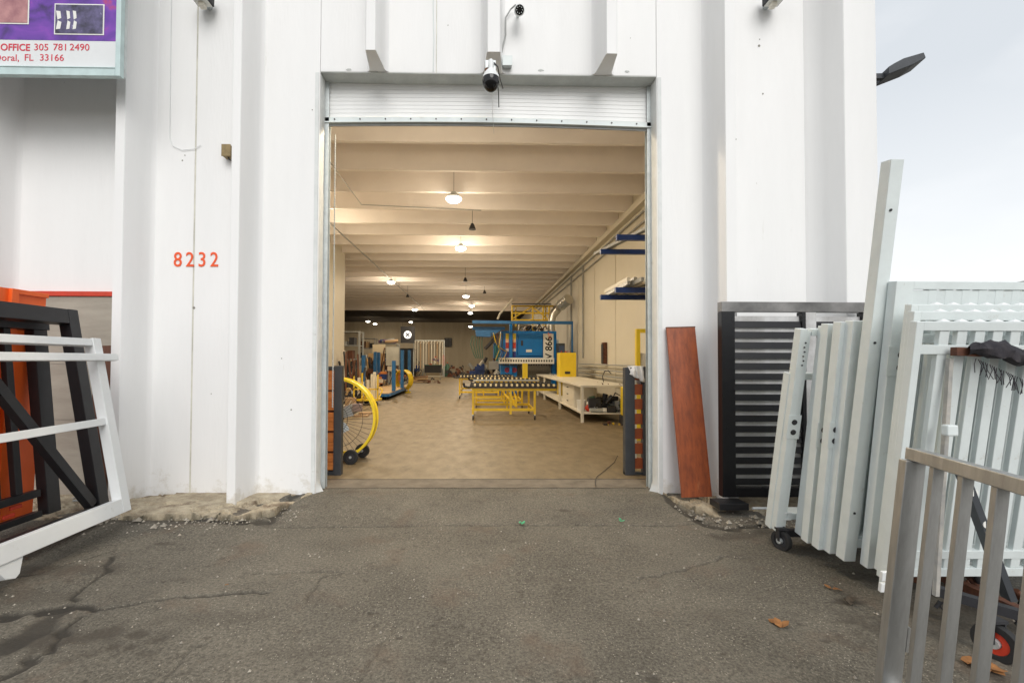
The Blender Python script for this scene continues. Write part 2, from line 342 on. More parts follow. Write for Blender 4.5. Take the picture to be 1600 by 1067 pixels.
V = [np.stack([XX, YY, Z], -1).reshape(-1, 3)]; nv = nx * ny
ii, jj = np.meshgrid(np.arange(nx - 1), np.arange(ny - 1)); a = (jj * nx + ii).ravel(); F = np.stack([a, a + 1, a + nx + 1, a + nx], -1)
edge = 600; zb = -.088                           # the sheet goes on to the horizon
outer = np.array([(-edge, -edge, zb), (edge, -edge, zb), (edge, edge, zb), (-edge, edge, zb), (GX0, GY0, zb), (GX1, GY0, zb), (GX1, GY1, zb), (GX0, GY1, zb)])
Fo = np.array([(0, 1, 5, 4), (1, 2, 6, 5), (2, 3, 7, 6), (3, 0, 4, 7)]) + nv
allv = np.concatenate(V + [outer]); allf = np.concatenate([F, Fo])
me.vertices.add(len(allv)); me.vertices.foreach_set('co', allv.ravel()); me.loops.add(len(allf) * 4); me.loops.foreach_set('vertex_index', allf.ravel().astype(np.int32))
me.polygons.add(len(allf)); me.polygons.foreach_set('loop_start', np.arange(len(allf), dtype=np.int32) * 4)
me.update(calc_edges=True); me.validate()
at1 = me.attributes.new('crack_dirt', 'FLOAT', 'POINT'); at1.data.foreach_set('value', np.concatenate([np.clip(crack, 0, 1).ravel(), np.zeros(8)]).astype(np.float32))
at2 = me.attributes.new('stain_and_gate_shade', 'FLOAT', 'POINT'); at2.data.foreach_set('value', np.concatenate([np.clip(patch, 0, 1).ravel(), np.zeros(8)]).astype(np.float32))
me.shade_smooth()
ASPH = bpy.data.materials.new('old_asphalt'); ASPH.use_nodes = True
t = ASPH.node_tree; N = t.nodes; L = t.links; b = N['Principled BSDF']; b.inputs['Roughness'].default_value = .82
tcn = N.new('ShaderNodeTexCoord')
def nz_(s, d=3, r=.5):
    n = N.new('ShaderNodeTexNoise'); n.inputs['Scale'].default_value = s; n.inputs['Detail'].default_value = d; n.inputs['Roughness'].default_value = r; L.new(tcn.outputs['Object'], n.inputs['Vector']); return n.outputs[0]
def rmp(i, p0, c0, p1, c1):
    r = N.new('ShaderNodeValToRGB'); r.color_ramp.elements[0].position = p0; r.color_ramp.elements[0].color = c0 + (1,); r.color_ramp.elements[1].position = p1; r.color_ramp.elements[1].color = c1 + (1,); L.new(i, r.inputs[0]); return r.outputs[0]
def mixc(f, a_, b_, mode='MIX'):
    m_ = N.new('ShaderNodeMix'); m_.data_type = 'RGBA'; m_.blend_type = mode
    if isinstance(f, float): m_.inputs[0].default_value = f
    else: L.new(f, m_.inputs[0])
    for k, q in ((6, a_), (7, b_)):
        if isinstance(q, tuple): m_.inputs[k].default_value = q + (1,)
        else: L.new(q, m_.inputs[k])
    return m_.outputs[2]
base = rmp(nz_(1.1, 6, .62), .38, (.064, .055, .041), .62, (.148, .130, .100))
base = mixc(.5, base, rmp(nz_(60, 4, .8), .38, (.024, .021, .016), .63, (.235, .215, .172)))
vo = N.new('ShaderNodeTexVoronoi'); vo.inputs['Scale'].default_value = 80; L.new(tcn.outputs['Object'], vo.inputs['Vector'])
sp = N.new('ShaderNodeMapRange'); sp.inputs[1].default_value = .32; sp.inputs[2].default_value = .12; L.new(vo.outputs['Distance'], sp.inputs[0])
sepc = N.new('ShaderNodeSeparateColor'); L.new(vo.outputs['Color'], sepc.inputs[0])
gt = N.new('ShaderNodeMath'); gt.operation = 'GREATER_THAN'; gt.inputs[1].default_value = .6; L.new(sepc.outputs[0], gt.inputs[0])
ml = N.new('ShaderNodeMath'); ml.operation = 'MULTIPLY'; L.new(sp.outputs[0], ml.inputs[0]); L.new(gt.outputs[0], ml.inputs[1])
sm_ = N.new('ShaderNodeMapRange'); sm_.inputs[1].default_value = .42; sm_.inputs[2].default_value = .62; sm_.inputs[3].default_value = .25; sm_.inputs[4].default_value = 1; L.new(nz_(3.1, 5, .6), sm_.inputs[0])
mlx = N.new('ShaderNodeMath'); mlx.operation = 'MULTIPLY'; L.new(ml.outputs[0], mlx.inputs[0]); L.new(sm_.outputs[0], mlx.inputs[1])
base = mixc(mlx.outputs[0], base, (.46, .42, .34))
gt2 = N.new('ShaderNodeMath'); gt2.operation = 'LESS_THAN'; gt2.inputs[1].default_value = .34; L.new(sepc.outputs[1], gt2.inputs[0])
ml2 = N.new('ShaderNodeMath'); ml2.operation = 'MULTIPLY'; L.new(sp.outputs[0], ml2.inputs[0]); L.new(gt2.outputs[0], ml2.inputs[1])
base = mixc(ml2.outputs[0], base, (.03, .027, .022))
rst = N.new('ShaderNodeMapRange'); rst.inputs[1].default_value = .56; rst.inputs[2].default_value = .70; rst.inputs[4].default_value = .5; L.new(nz_(2.3, 6, .6), rst.inputs[0])
base = mixc(rst.outputs[0], base, (.115, .075, .05))
dk = N.new('ShaderNodeMapRange'); dk.inputs[1].default_value = .56; dk.inputs[2].default_value = .74; dk.inputs[4].default_value = .55; L.new(nz_(5.3, 7, .72), dk.inputs[0]); base = mixc(dk.outputs[0], base, (.035, .030, .023))
for an, cc, k in (('stain_and_gate_shade', (.045, .036, .026), .75), ('crack_dirt', (.028, .024, .018), 1.)):
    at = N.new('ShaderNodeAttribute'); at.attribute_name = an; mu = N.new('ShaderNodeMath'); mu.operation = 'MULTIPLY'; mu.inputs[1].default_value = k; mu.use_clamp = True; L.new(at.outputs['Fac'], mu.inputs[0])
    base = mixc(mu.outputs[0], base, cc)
L.new(base, b.inputs['Base Color'])
bp = N.new('ShaderNodeBump'); bp.inputs['Strength'].default_value = .4; bp.inputs['Distance'].default_value = .006
ad = N.new('ShaderNodeMath'); ad.operation = 'ADD'; L.new(nz_(75, 3, .7), ad.inputs[0]); L.new(ml.outputs[0], ad.inputs[1]); L.new(ad.outputs[0], bp.inputs['Height']); L.new(bp.outputs[0], b.inputs['Normal'])
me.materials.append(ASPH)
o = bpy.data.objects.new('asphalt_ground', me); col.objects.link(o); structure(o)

# interior floor and door sill
YW = 4.9; YD = 5.1
f = MB(); f.box(-16, 4.0, 5.44, 48.2, -.2, 0); structure(f.build('warehouse_floor', FLOOR))
SILL = mat('sill_concrete', (.19, .16, .12), .8, c2=(.12, .10, .075), vscale=5, bump=.5, bscale=40, grime=(.14, .11, .08), gscale=6, gthr=.62, fine=.15)
n = 120; vs = []; fs = []
for i in range(n + 1):
    x = -2.2 + 4.6 * i / n
    for y in (5.08 + .02 * fbm(x, 0, 3, 3, 5), 5.25, 5.425 + .006 * fbm(x, 3, 9, 2, 8)): vs.append((x, y, .004 if y > 5.1 else .0))
    vs.append((x, 5.45, -.05))
for i in range(n):
    for j in range(3): q = i * 4 + j; fs.append((q, q + 4, q + 5, q + 1))
structure(MB().add(vs, fs).build('door_sill', SILL))
sj = MB(); [sj.box(-2.2 + .1 * i, -2.1 + .1 * i, 5.424 + .004 * fbm(i * .3, 1, 1, 2, 3), 5.438 + .008 * fbm(i * .5, 2, 1, 2, 4), -.1, .006) for i in range(46)]; structure(sj.build('sill_joint', DARK))

# crumbled kerb ledges either side of the door
def ledge(name, poly, x0, x1, y0, y1, seed):
    st = .0125; nx_ = int((x1 - x0) / st); ny_ = int((y1 - y0) / st); vs = []; fs = []; moss = []
    P = [Vector(p) for p in poly]
    def dist(p):
        ins = False; dm = 9
        for i in range(len(P)):
            a = P[i]; b_ = P[(i + 1) % len(P)]
            if (a.y > p.y) != (b_.y > p.y) and p.x < (b_.x - a.x) * (p.y - a.y) / (b_.y - a.y) + a.x: ins = not ins
            d = b_ - a; t_ = max(0, min(1, (p - a).dot(d) / d.length_squared)); dm = min(dm, (p - a - d * t_).length)
        return dm if ins else -dm
    for j in range(ny_ + 1):
        for i in range(nx_ + 1):
            x = x0 + i * st; y = y0 + j * st; vd = noise.voronoi(Vector((x * 9, y * 9, seed)))[0]; vd2 = noise.voronoi(Vector((x * 26, y * 26, seed)))[0]; d = dist(Vector((x, y))) + .07 * fbm(x, y, 3.5, 4, seed) + .05 * (vd[1] - vd[0] - .3) + .022 * (vd2[1] - vd2[0] - .3)
            k = max(0, min(1, (d + .008) / .016)); lv = fbm(x, y, 2.6, 4, seed + 4) + .25 * (vd[1] - vd[0] - .3); top = .004 + .006 * fbm(x, y, 22, 2, seed) - (.014 if lv > .10 else 0) - (.016 if lv > .24 else 0) - .035 * max(0, fbm(x, y, 2.5, 3, seed + 9) - .02) / .2 * (1 if d < .35 else 0)
            k2 = max(0, min(1, (d + .16) / .06)) * .35 * (1 if fbm(x, 0, 1.5, 2, seed + 5) > -.02 else 0)
            vs.append((x, y, -.14 + (top + .14) * max(k ** .7, k2 if k <= 0 else 0))); moss.append(max(0, min(1, (.75 - abs(d + .012) / .04) * 1.3 + 1.3 * fbm(x, y, 13, 3, seed + 7))))
    for j in range(ny_):
        for i in range(nx_): q = j * (nx_ + 1) + i; fs.append((q, q + 1, q + nx_ + 2, q + nx_ + 1))
    o = MB().add(vs, fs).build(name, LEDGE); structure(o)
    at_ = o.data.attributes.new('moss', 'FLOAT', 'POINT'); at_.data.foreach_set('value', moss); return o
ledge('concrete_ledge', [(-7, 4.22), (-2.1, 4.22), (-1.95, 4.35), (-1.74, 4.88), (-1.74, 5.3), (-7, 5.3)], -6.2, -1.55, 4.0, 5.06, 1)
ledge('concrete_ledge', [(1.93, 4.93), (2.02, 4.55), (2.16, 4.32), (2.6, 4.24), (7, 4.2), (7, 5.3), (1.93, 5.3)], 1.8, 5.0, 4.0, 5.06, 20)
for xx in (-1,):
    pass

# ------------------------------------------------------------------ warehouse building
bld = thing('warehouse_building', 'white precast ribbed concrete warehouse with an open roller door bay', 'building')
HZ = 8.5
panels = [(-7.2, -3.06), (-3.045, -1.73), (1.94, 4.13)]
for x0, x1 in panels: MB().box(x0, x1, YW, YW + .16, -.13, HZ).build('wall_panel', WALL, bld, bev=.006)
MB().box(-1.727, -.478, YW, YW + .16, 4.535, HZ).build('wall_panel', WALL, bld, bev=.006)
MB().box(-.472, 1.937, YW, YW + .16, 4.535, HZ).build('wall_panel', WALL, bld, bev=.006)
MB().box(-1.727, 1.937, YW + .002, YW + .2, 4.527, 4.534).build('lintel_soffit', SOFF, bld)
def stem_prof(xc, half, side=.12, yt=4.55):
    R_ = [(half, 0), (half + .008, .012), (half + .026, .20), (half + .035, .30), (half + .05, .335), (half + .075, .351), (half + .075, .37)]
    return [(xc - x, yt + y) for x, y in R_[::-1]] + [(xc + x, yt + y) for x, y in R_]
for xc, hf, z0 in ((-5.0, .05, -.05), (-3.58, .045, -.05), (-2.435, .04, -.05), (-1.105, .045, 4.54), (.14, .06, 4.54), (1.345, .05, 4.54), (2.56, .05, -.05)):
    MB().prism(stem_prof(xc, hf), z0, HZ).build('wall_rib', WALL, bld, smooth=True)
# corner rib, wide face
MB().prism([(3.56, 4.92), (3.60, 4.87), (3.66, 4.84), (3.70, 4.76), (3.735, 4.56), (3.745, 4.55), (4.07, 4.55), (4.085, 4.56), (4.115, 4.9), (4.115, 4.92)], -.05, HZ).build('wall_rib', WALL, bld, smooth=True)
for x_, z_ in ((-3.0525, -.1), (-.475, 4.537)): MB().box(x_ - .009, x_ + .009, YW + .004, YW + .05, z_, HZ).build('joint_sealant', mat('aged_sealant', (.66, .64, .56), .7, var=.3, vscale=5), bld)
# jambs of the door: worn concrete skins
def jamb(x, s):
    n = 90; vs = []; fs = []
    for i in range(n + 1):
        z = -.06 + 4.58 * i / n; k = .012 * fbm(z, s, 4, 3, 11) + (.03 * max(0, fbm(z, s, 1.7, 2, 31)) if z < 2.2 else 0); flare = .05 * max(0, 1 - z / .12) if z < .12 else 0
        for (dx, dy) in ((.05, -.004), (.012, -.006 - k * .3), (0, .012), (-.006 - k - flare, .07), (-.004 - k * .6, .13), (-.002, .165)): vs.append((x - s * dx * -1 if False else x + s * dx, YW + dy, z))
    for i in range(n):
        for j in range(5): q = i * 6 + j; fs.append((q, q + 1, q + 7, q + 6))
    MB().add(vs, fs).build('door_jamb', JAMB, bld, smooth=True)
jamb(-1.73, -1); jamb(1.94, 1)
mk = mat('old_bolt_hole', (.25, .24, .21), .9); patchm = mat('bright_repair_patch', (.88, .88, .87), .5, bump=.8, bscale=60)
for (px, py, rr_) in ((1187, 62, .006), (1186, 72, .013), (1192, 147, .009), (1286, 63, .008), (303, 481, .014), (289, 243, .006), (285, 251, .008), (330, 615, .005), (222, 420, .005), (488, 172, .006), (700, 40, .005), (985, 60, .004), (1150, 218, .006), (440, 560, .006), (455, 640, .008)):
    p_ = A(px, py, YW - .001); MB().cyl((p_.x, YW - .003, p_.z), (p_.x, YW + .004, p_.z), rr_, 9).build('bolt_hole', mk, bld)
for (px, py, w_, h_, Y_) in ((585, 112, .05, .015, 4.896), (545, 109, .03, .012, 4.896), (845, 110, .03, .012, 4.896), (980, 112, .025, .012, 4.896)):
    p_ = A(px, py, Y_); vs = []; n_ = 14
    for k in range(n_): a_ = 2 * pi * k / n_; q_ = .7 + .5 * R.random(); vs.append((p_.x + w_ * q_ * cos(a_), Y_, p_.z + h_ * q_ * sin(a_)))
    MB().add(vs + [(v[0], Y_ + .006, v[2]) for v in vs], [tuple(range(n_)), tuple(range(n_, 2 * n_))] + [(k, (k + 1) % n_, (k + 1) % n_ + n_, k + n_) for k in range(n_)]).build('repair_patch', patchm if Y_ < 4.6 else SOFF, bld)
# shell behind the facade
MB().box(4.0, 4.16, YW + .165, 48.4, -.1, 6.05).build('side_wall', IWALL, bld)
MB().box(-5.2, -5.0, YW + .165, 17.0, 1.75, 6.05).build('side_wall', IWALL, bld)
MB().box(-5.2, -4.97, YW + .165, 17.03, -.1, 1.747).build('side_wall', IWALLD, bld)
MB().box(-7.2, -5.205, YW + .165, YW + .3, -.1, 6.05).build('side_wall', IWALL, bld)
MB().box(-16, -5.205, 16.8, 17.0, -.1, 6).build('side_wall', IWALL, bld)
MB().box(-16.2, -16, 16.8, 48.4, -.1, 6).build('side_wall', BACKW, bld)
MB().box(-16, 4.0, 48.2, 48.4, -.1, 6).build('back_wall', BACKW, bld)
MB().box(-16.2, 4.16, YW + .165, 35.2, 5.91, 6.1).build('roof_deck', CEIL, bld)
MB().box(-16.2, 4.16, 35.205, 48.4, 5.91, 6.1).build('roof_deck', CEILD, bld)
MB().box(3.82, 3.995, YW + .2, 35, 5.14, 5.295).build('wall_corbel', IWALL, bld)
def beam(y, m, x0=-15.9, x1=3.99, zb=5.30, hf=.045):
    prof = [(y - hf - .03, 5.91), (y - hf - .014, 5.6), (y - hf, zb + .01), (y - hf + .01, zb), (y + hf - .01, zb), (y + hf, zb + .01), (y + hf + .014, 5.6), (y + hf + .03, 5.91)]
    n = len(prof); mb = MB().add([(x0, p, z) for p, z in prof] + [(x1, p, z) for p, z in prof], [tuple(range(n)), tuple(range(n, 2 * n))] + [(i, (i + 1) % n, (i + 1) % n + n, i + n) for i in range(n)])
    return mb.build('ceiling_beam', m, bld)
y = 5.66; b0 = beam(0, CEIL); b0.location = (0, y, 0); k = 0
while y + 1.22 < 34.9: y += 1.22; share(b0, bld, (0, y, 0))
MB().box(-15.9, 3.99, 35.0, 35.3, 5.2, 5.905).build('roof_girder', CEIL, bld)
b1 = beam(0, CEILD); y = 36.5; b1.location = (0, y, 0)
while y + 1.22 < 48: y += 1.22; share(b1, bld, (0, y, 0))
for x in (-11.5,): MB().box(x, x + .35, 35.0, 35.35, 0, 5.19).build('column', IWALL, bld)
for y in (13.2, 15.6, 18.1, 20.5, 22.9, 25.4, 27.8, 30.3): MB().box(3.985, 4.0, y, y + .025, .0, 5.1).build('wall_joint', IWALLD, bld)

# ------------------------------------------------------------------ roller door
rd = thing('roller_door', 'white corrugated steel roller door rolled almost fully up', 'door', (0, YD, 0))
mb = MB(); vs = []; fs = []; zz = []; z = 4.135
while z < 4.62: zz += [(z, 0), (z + .005, -.004), (z + .038, -.0045), (z + .043, 0)]; z += .046
nseg = 24
def sag(t): return .028 * sin(pi * t) - .012 * t
for i in range(nseg + 1):
    t_ = i / nseg
    for (z_, d) in zz: vs.append((-1.735 + 3.68 * t_, d, z_ + sag(t_) * max(0, (4.62 - z_) / .48)))
m_ = len(zz)
for i in range(nseg):
    for j in range(m_ - 1): q = i * m_ + j; fs.append((q, q + m_, q + m_ + 1, q + 1))
MB().add(vs, fs).build('door_curtain', ROLLW, rd)
mb = MB()
for i in range(nseg):
    t0 = i / nseg; t1 = (i + 1) / nseg
    for (zo, h_, d) in ((4.095, .05, .03), (4.064, .014, .06)): mb.bar((-1.735 + 3.68 * t0, -.02, zo + sag(t0)), (-1.735 + 3.68 * t1, -.02, zo + sag(t1)), d, h_)
mb.build('bottom_bar', WHITEG, rd)
mb = MB()
for i in range(nseg): mb.bar((-1.72 + 3.65 * i / nseg, -.01, 4.045 + sag(i / nseg)), (-1.72 + 3.65 * (i + 1) / nseg, -.01, 4.045 + sag((i + 1) / nseg)), .015, .028)
mb.build('rubber_seal', GREYM, rd)
bm0 = None
for i in range(13):
    t_ = (i + .4) / 13; p = (-1.735 + 3.68 * t_, -.037, 4.097 + sag(t_))
    if bm0 is None: bm0 = MB().cyl((0, -.006, 0), (0, .004, 0), .008, 8).build('bolt', DARK, rd); bm0.location = p
    else: share(bm0, rd, p)
for s, x in ((-1, -1.735), (1, 1.945)):
    g = MB(); g.box(min(x, x - s * .05), max(x, x - s * .05), -.035, -.028, 0, 4.6); g.box(x - .004, x + .004, -.035, .04, 0, 4.6); g.box(min(x, x - s * .05), max(x, x - s * .05), .03, .037, 0, 4.6)
    g.build('guide_rail', GALV, rd)
# hoist chain hanging at the left guide
ch = MB(); z = 4.0
while z > .9: ch.tube([(-1.655, .1, z), (-1.655, .1, z - .035)], .006, 5); ch.tube([(-1.662, .1, z - .025), (-1.648, .1, z - .035)], .005, 4); z -= .03
ch.build('hoist_chain', GALV, rd)

# ------------------------------------------------------------------ sign, numbers, fixtures on the facade
sg = thing('billboard_sign', 'large framed company sign with purple picture print and red phone lettering', 'sign', (0, 4.32, 0))
xr, zb_ = A(187, 119, 4.27).x, A(187, 119, 4.27).z
MB().box(-6.2, xr, .0, .03, zb_ + .02, 7).build('back_panel', GALV, sg)
fr = MB(); fr.box(xr - .045, xr, -.05, .0, zb_, 7); fr.build('side_frame', TEAL, sg, bev=.003)
fr = MB(); fr.box(-6.2, xr - .047, -.05, 0, zb_, zb_ + .085); fr.box(-6.2, xr - .047, -.056, -.05, zb_ + .07, zb_ + .08); fr.build('bottom_frame', TEAL, sg, bev=.003)
zp = A(100, 63, 4.3).z
MB().box(-6.2, xr - .047, -.012, -.002, zb_ + .086, zp).build('white_print', mat('sign_white', (.72, .74, .75), .4, var=.04), sg)
PM = bpy.data.materials.new('purple_sign_print'); PM.use_nodes = True; T = PM.node_tree; bb = T.nodes['Principled BSDF']; bb.inputs['Roughness'].default_value = .35
tcc = T.nodes.new('ShaderNodeTexCoord'); nn = T.nodes.new('ShaderNodeTexNoise'); nn.inputs['Scale'].default_value = 2.6; nn.inputs['Detail'].default_value = 4; nn.inputs['Distortion'].default_value = 1.2
rr_ = T.nodes.new('ShaderNodeValToRGB'); e = rr_.color_ramp.elements; e[0].position = .3; e[0].color = (.045, .015, .12, 1); e[1].position = .76; e[1].color = (.75, .10, .10, 1)
for p_, c_ in ((.45, (.12, .035, .33, 1)), (.58, (.20, .05, .42, 1)), (.66, (.42, .05, .20, 1))): q = e.new(p_); q.color = c_
T.links.new(tcc.outputs['Object'], nn.inputs['Vector']); T.links.new(nn.outputs[0], rr_.inputs[0]); T.links.new(rr_.outputs[0], bb.inputs['Base Color'])
MB().box(-6.2, xr - .047, -.014, -.004, zp, 7).build('picture_print', PM, sg)
def sg_pic(x0, y0, x1, y1, m):
    a = A(x0, y1, 4.3); c_ = A(x1, y0, 4.3)
    MB().box(a.x, c_.x, -.018, -.0145, a.z, c_.z).build('photo_border', PAPER, sg)
    MB().box(a.x + .012, c_.x - .012, -.021, -.0185, a.z + .012, c_.z - .012).build('photo_print', m, sg)
DP = mat('dark_photo_print', (.02, .018, .035), .35, c2=(.14, .12, .26), vscale=9, grime=(.6, .58, .8), gscale=16, gthr=.63)
PP = mat('rose_photo_print', (.55, .28, .27), .35, c2=(.30, .12, .14), vscale=6)
sg_pic(84, 7, 163, 54, DP); sg_pic(-90, -20, 46, 36, PP)
for cx_, w_ in ((92, 4), (107, 3), (117, 3)):
    for s in (-1, 1):
        p = A(cx_, 32 + s * 8, 4.3); q = .0062
        MB().add([(p.x - q * w_, -.0225, p.z - s * .04), (p.x + q * w_ * .6, -.0225, p.z - s * .035), (p.x + q * w_, -.0225, p.z + s * .03), (p.x - q * w_ * .4, -.0225, p.z + s * .045),
                  (p.x - q * w_, -.0215, p.z - s * .04), (p.x + q * w_ * .6, -.0215, p.z - s * .035), (p.x + q * w_, -.0215, p.z + s * .03), (p.x - q * w_ * .4, -.0215, p.z + s * .045)],
                 [(0, 1, 2, 3), (7, 6, 5, 4), (0, 4, 5, 1), (1, 5, 6, 2), (2, 6, 7, 3), (3, 7, 4, 0)]).build('white_print_shape', PAPER, sg)
def sgt(s, px, py, size, bold=0, sx=1, nm='lettering'):
    p = A(px, py, 4.31); return text(nm, s, size, REDT, sg, Matrix.Translation((p.x, -.0135, p.z)) @ FACE, .001, bold, sx)
sgt('OFFICE', 1, 79.5, .092, .0016, .93)
for w_, px in (('305', 53), ('781', 83), ('2490', 109)): sgt(w_, px, 79.5, .092, 0, 1.02)
for w_, px in (('Doral,', -9), ('FL', 38), ('33166', 62)): sgt(w_, px, 95.5, .09, 0, 1.02)

hn = thing('house_number', 'orange red house number 8232 painted across the wall panel joint', 'house number', (0, YW - .004, 0))
for ch_, px in (('8', 271), ('2', 290), ('3', 309), ('2', 328)):
    p = A(px, 416.5, YW); text('digit', ch_, .222, REDN, hn, Matrix.Translation((p.x, 0, p.z)) @ FACE, .003, .001, .85)

p = A(355, 236, 4.82)
jb = thing('junction_box', 'small tan brown weathered junction box right of the first wide wall bay above the number', 'junction box', (p.x, 4.86, p.z))
MB().box(-.048, .04, -.05, .04, -.06, .06).build('box_body', TAN, jb, bev=.006); MB().box(-.052, .044, -.06, -.0505, -.064, .064).build('box_cover', TAN, jb, bev=.003)
MB().tube([(.0, -.02, -.06), (.02, -.03, -.09), (.05, -.02, -.1)], .008, 6).build('wire_stub', DARK, jb)

def floodlight(px, lab):
    p = A(px, 0, 4.75); t_ = thing('floodlight', lab, 'floodlight', (p.x, 4.75, p.z), 0, 'floodlights at the top of the wall')
    m = MB(); m.box(-.10, .07, -.12, .08, -.02, .09); m.build('housing', DARK, t_, bev=.008)
    MB().box(-.085, .055, -.105, .065, -.027, -.021).build('lens', PAPER, t_)
    MB().cyl((-.02, .1, .03), (-.02, .15, .03), .03, 10).build('bracket', GALV, t_)
    MB().box(-.05, .01, -.02, .05, -.075, -.03).build('sensor', CREAM, t_, bev=.01); return t_
floodlight(318, 'floodlight at the top edge above the number 8232'); floodlight(1212, 'floodlight at the top edge on the right wall bay')

# wires on the wall
cb = tag(MB().tube([A(268, -40, YW - .012), A(266, 120, YW - .012), A(265, 215, YW - .012), A(270, 228, YW - .012), A(285, 235, YW - .012), A(303, 233, YW - .012), A(314, 227, YW - .012)], .0035, 5).build('wall_cable', WHITEP),
         'thin white cable looping down the left wall bay above the number', 'cable')
cb = tag(MB().tube([A(676, -30, YW - .01), A(678, 60, YW - .01), A(677, 112, YW - .01)], .004, 5).build('wall_cable', WHITEG), 'thin painted cable running straight down left of the cameras', 'cable')

# PTZ dome camera under the middle rib
p = A(767, 118, 4.5)
dc = thing('dome_camera', 'white security camera with black glossy dome hanging from the middle rib', 'camera', (p.x, 4.5, 0))
zt = A(767, 95, 4.5).z; zc = A(767, 130, 4.5).z
MB().box(-.055, .05, .045, .052, A(0, 105, 4.5).z, A(0, 78, 4.5).z).build('mounting_plate', GALV, dc, bev=.002)
MB().tube([(0, .04, zt - .02), (0, -.0, zt - .01), (0, -.01, zt - .07), (0, -.01, zt - .12)], [.026, .026, .024, .024], 12).build('arm', WHITEP, dc, smooth=True)
MB().tube([(0, -.01, zt - .1), (0, -.01, zt - .125), (0, -.01, zt - .17), (0, -.01, zc + .035)], [.034, .058, .082, .088], 20).build('housing', WHITEP, dc, smooth=True)
MB().ball((0, -.01, zc + .015), .086, sz=1.25, n=24, m=14, z1=.2).build('dome', DOMEG, dc, smooth=True)
MB().cyl((-.035, .03, zt - .075), (-.035, .055, zt - .075), .025, 12).build('knockout_hole', RUST, dc)
MB().tube([(.03, .03, zt + .0), (.07, .05, zt - .03), (.1, .2, zt - .06), (.14, .38, zt - .05)], .006, 6).build('cable', DARK, dc)
MB().tube([(.02, .04, zt - .02), (.06, .1, zt - .1), (.09, .3, zt - .14), (.1, .45, zt - .22)], .005, 6).build('cable', DARK, dc)
MB().tube([(.01, -.02, zc - .06), (.02, .2, zc - .12), (.05, .55, zc - .24)], .002, 4).build('cable', WHITEP, dc)
p = A(791, 98, 4.86)
jb = thing('junction_box', 'small pale grey junction box beside the dome camera', 'junction box', (p.x + .01, 4.86, p.z))
MB().box(-.05, .05, -.03, .035, -.05, .05).build('box_body', GALV, jb, bev=.006); MB().box(-.054, .054, -.037, -.0305, -.054, .054).build('box_cover', WHITEG, jb, bev=.002)
p = A(811, 17, 4.74)
bc = thing('bullet_camera', 'small white bullet camera with a ring of lights above the doorway', 'camera', (p.x, 4.74, p.z))
MB().tube([(0, -.06, -.04), (0, -.045, -.03), (0, .05, .035)], [.05, .056, .05], 18).build('housing', WHITEP, bc, smooth=True)
MB().cyl((0, -.065, -.0433), (0, -.0605, -.0403), .045, 18).build('lens_ring', DOMEG, bc)
mb = MB()
for k in range(8): a_ = k * pi / 4; mb.cyl((.03 * cos(a_), -.068 + .0166 * sin(a_), -.045 + .025 * sin(a_) * -1), (.03 * cos(a_), -.064 + .0166 * sin(a_), -.0425 - .025 * sin(a_)), .005, 6)
mb.build('led', WHITEG, bc); MB().cyl((0, -.069, -.046), (0, -.065, -.0435), .014, 10).build('lens', GLBLK, bc)
MB().tube([(0, .04, .02), (.0, .1, .06), (0, .16, .06)], .018, 8).build('bracket', WHITEG, bc)
q0 = Vector((p.x, 4.74, p.z))
pts = [A(806, 8, 4.82), A(798, 15, 4.86), A(790, 28, 4.87), A(790, 55, 4.87), A(786, 72, 4.87), A(783, 88, 4.87)]
MB().tube([v - q0 for v in pts], .008, 6).build('cable', GREYM, bc)

# street light beyond the corner
p = A(1396, 103, 6.4); q = A(1442, 88, 6.4)
st_ = thing('wall_light', 'dark grey shoebox area light jutting out past the right corner of the building', 'lamp', (p.x, 6.4, p.z))
d = q - p
pr = [(-.12, -.05), (-.04, .0), (.10, .075), (.395, .165), (.425, .085), (.24, -.015), (-.12, -.16)]
vs = [(x, -.06, z) for x, z in pr] + [(x, .18, z - .05) for x, z in pr]; nn_ = len(pr)
MB().add(vs, [tuple(range(nn_))[::-1], tuple(range(nn_, 2 * nn_))] + [(i, (i + 1) % nn_, (i + 1) % nn_ + nn_, i + nn_) for i in range(nn_)]).build('lamp_head', CHAR, st_, bev=.01)
MB().bar((-.1, .06, -.13), (4.15 - p.x, .06, -.2), .07, .07).build('arm', CHAR, st_)

# ------------------------------------------------------------------ left group of leaning frames
def panel_bars(root, name, m, bars, t, bev=.003):
    out = []
    for (x0, x1, z0, z1) in bars: out.append(MB().box(x0, x1, -t / 2, t / 2, z0, z1).build(name, m, root, bev=bev))
    return out
g = thing('steel_gate_frame', 'white painted open gate frame leaning at the left edge in front of the black ones', 'gate frame')
O = A(198, 797, 4.05); frame_at(g, O, (0, -1, 0), A(150, 530, 4.05) - O)
H1 = (A(150, 530, 4.05) - O).length
panel_bars(g, 'stile', WHITEP, [(0, .085, .0, H1)], .085); panel_bars(g, 'stile', WHITEP, [(1.9, 1.98, 0, H1)], .085)
panel_bars(g, 'bottom_rail', WHITEP, [(.087, 1.9, 0, .12)], .083)
panel_bars(g, 'cross_rail', WHITEP, [(.087, 1.9, .765, .825)], .05)
panel_bars(g, 'top_rail', WHITEP, [(.087, 1.9, H1 - .065, H1 - .005)], .07)
MB().box(-.10, 1.95, .045, .088, H1 - .205, H1 - .145).build('stop_rail', WHITEP, g, bev=.003)
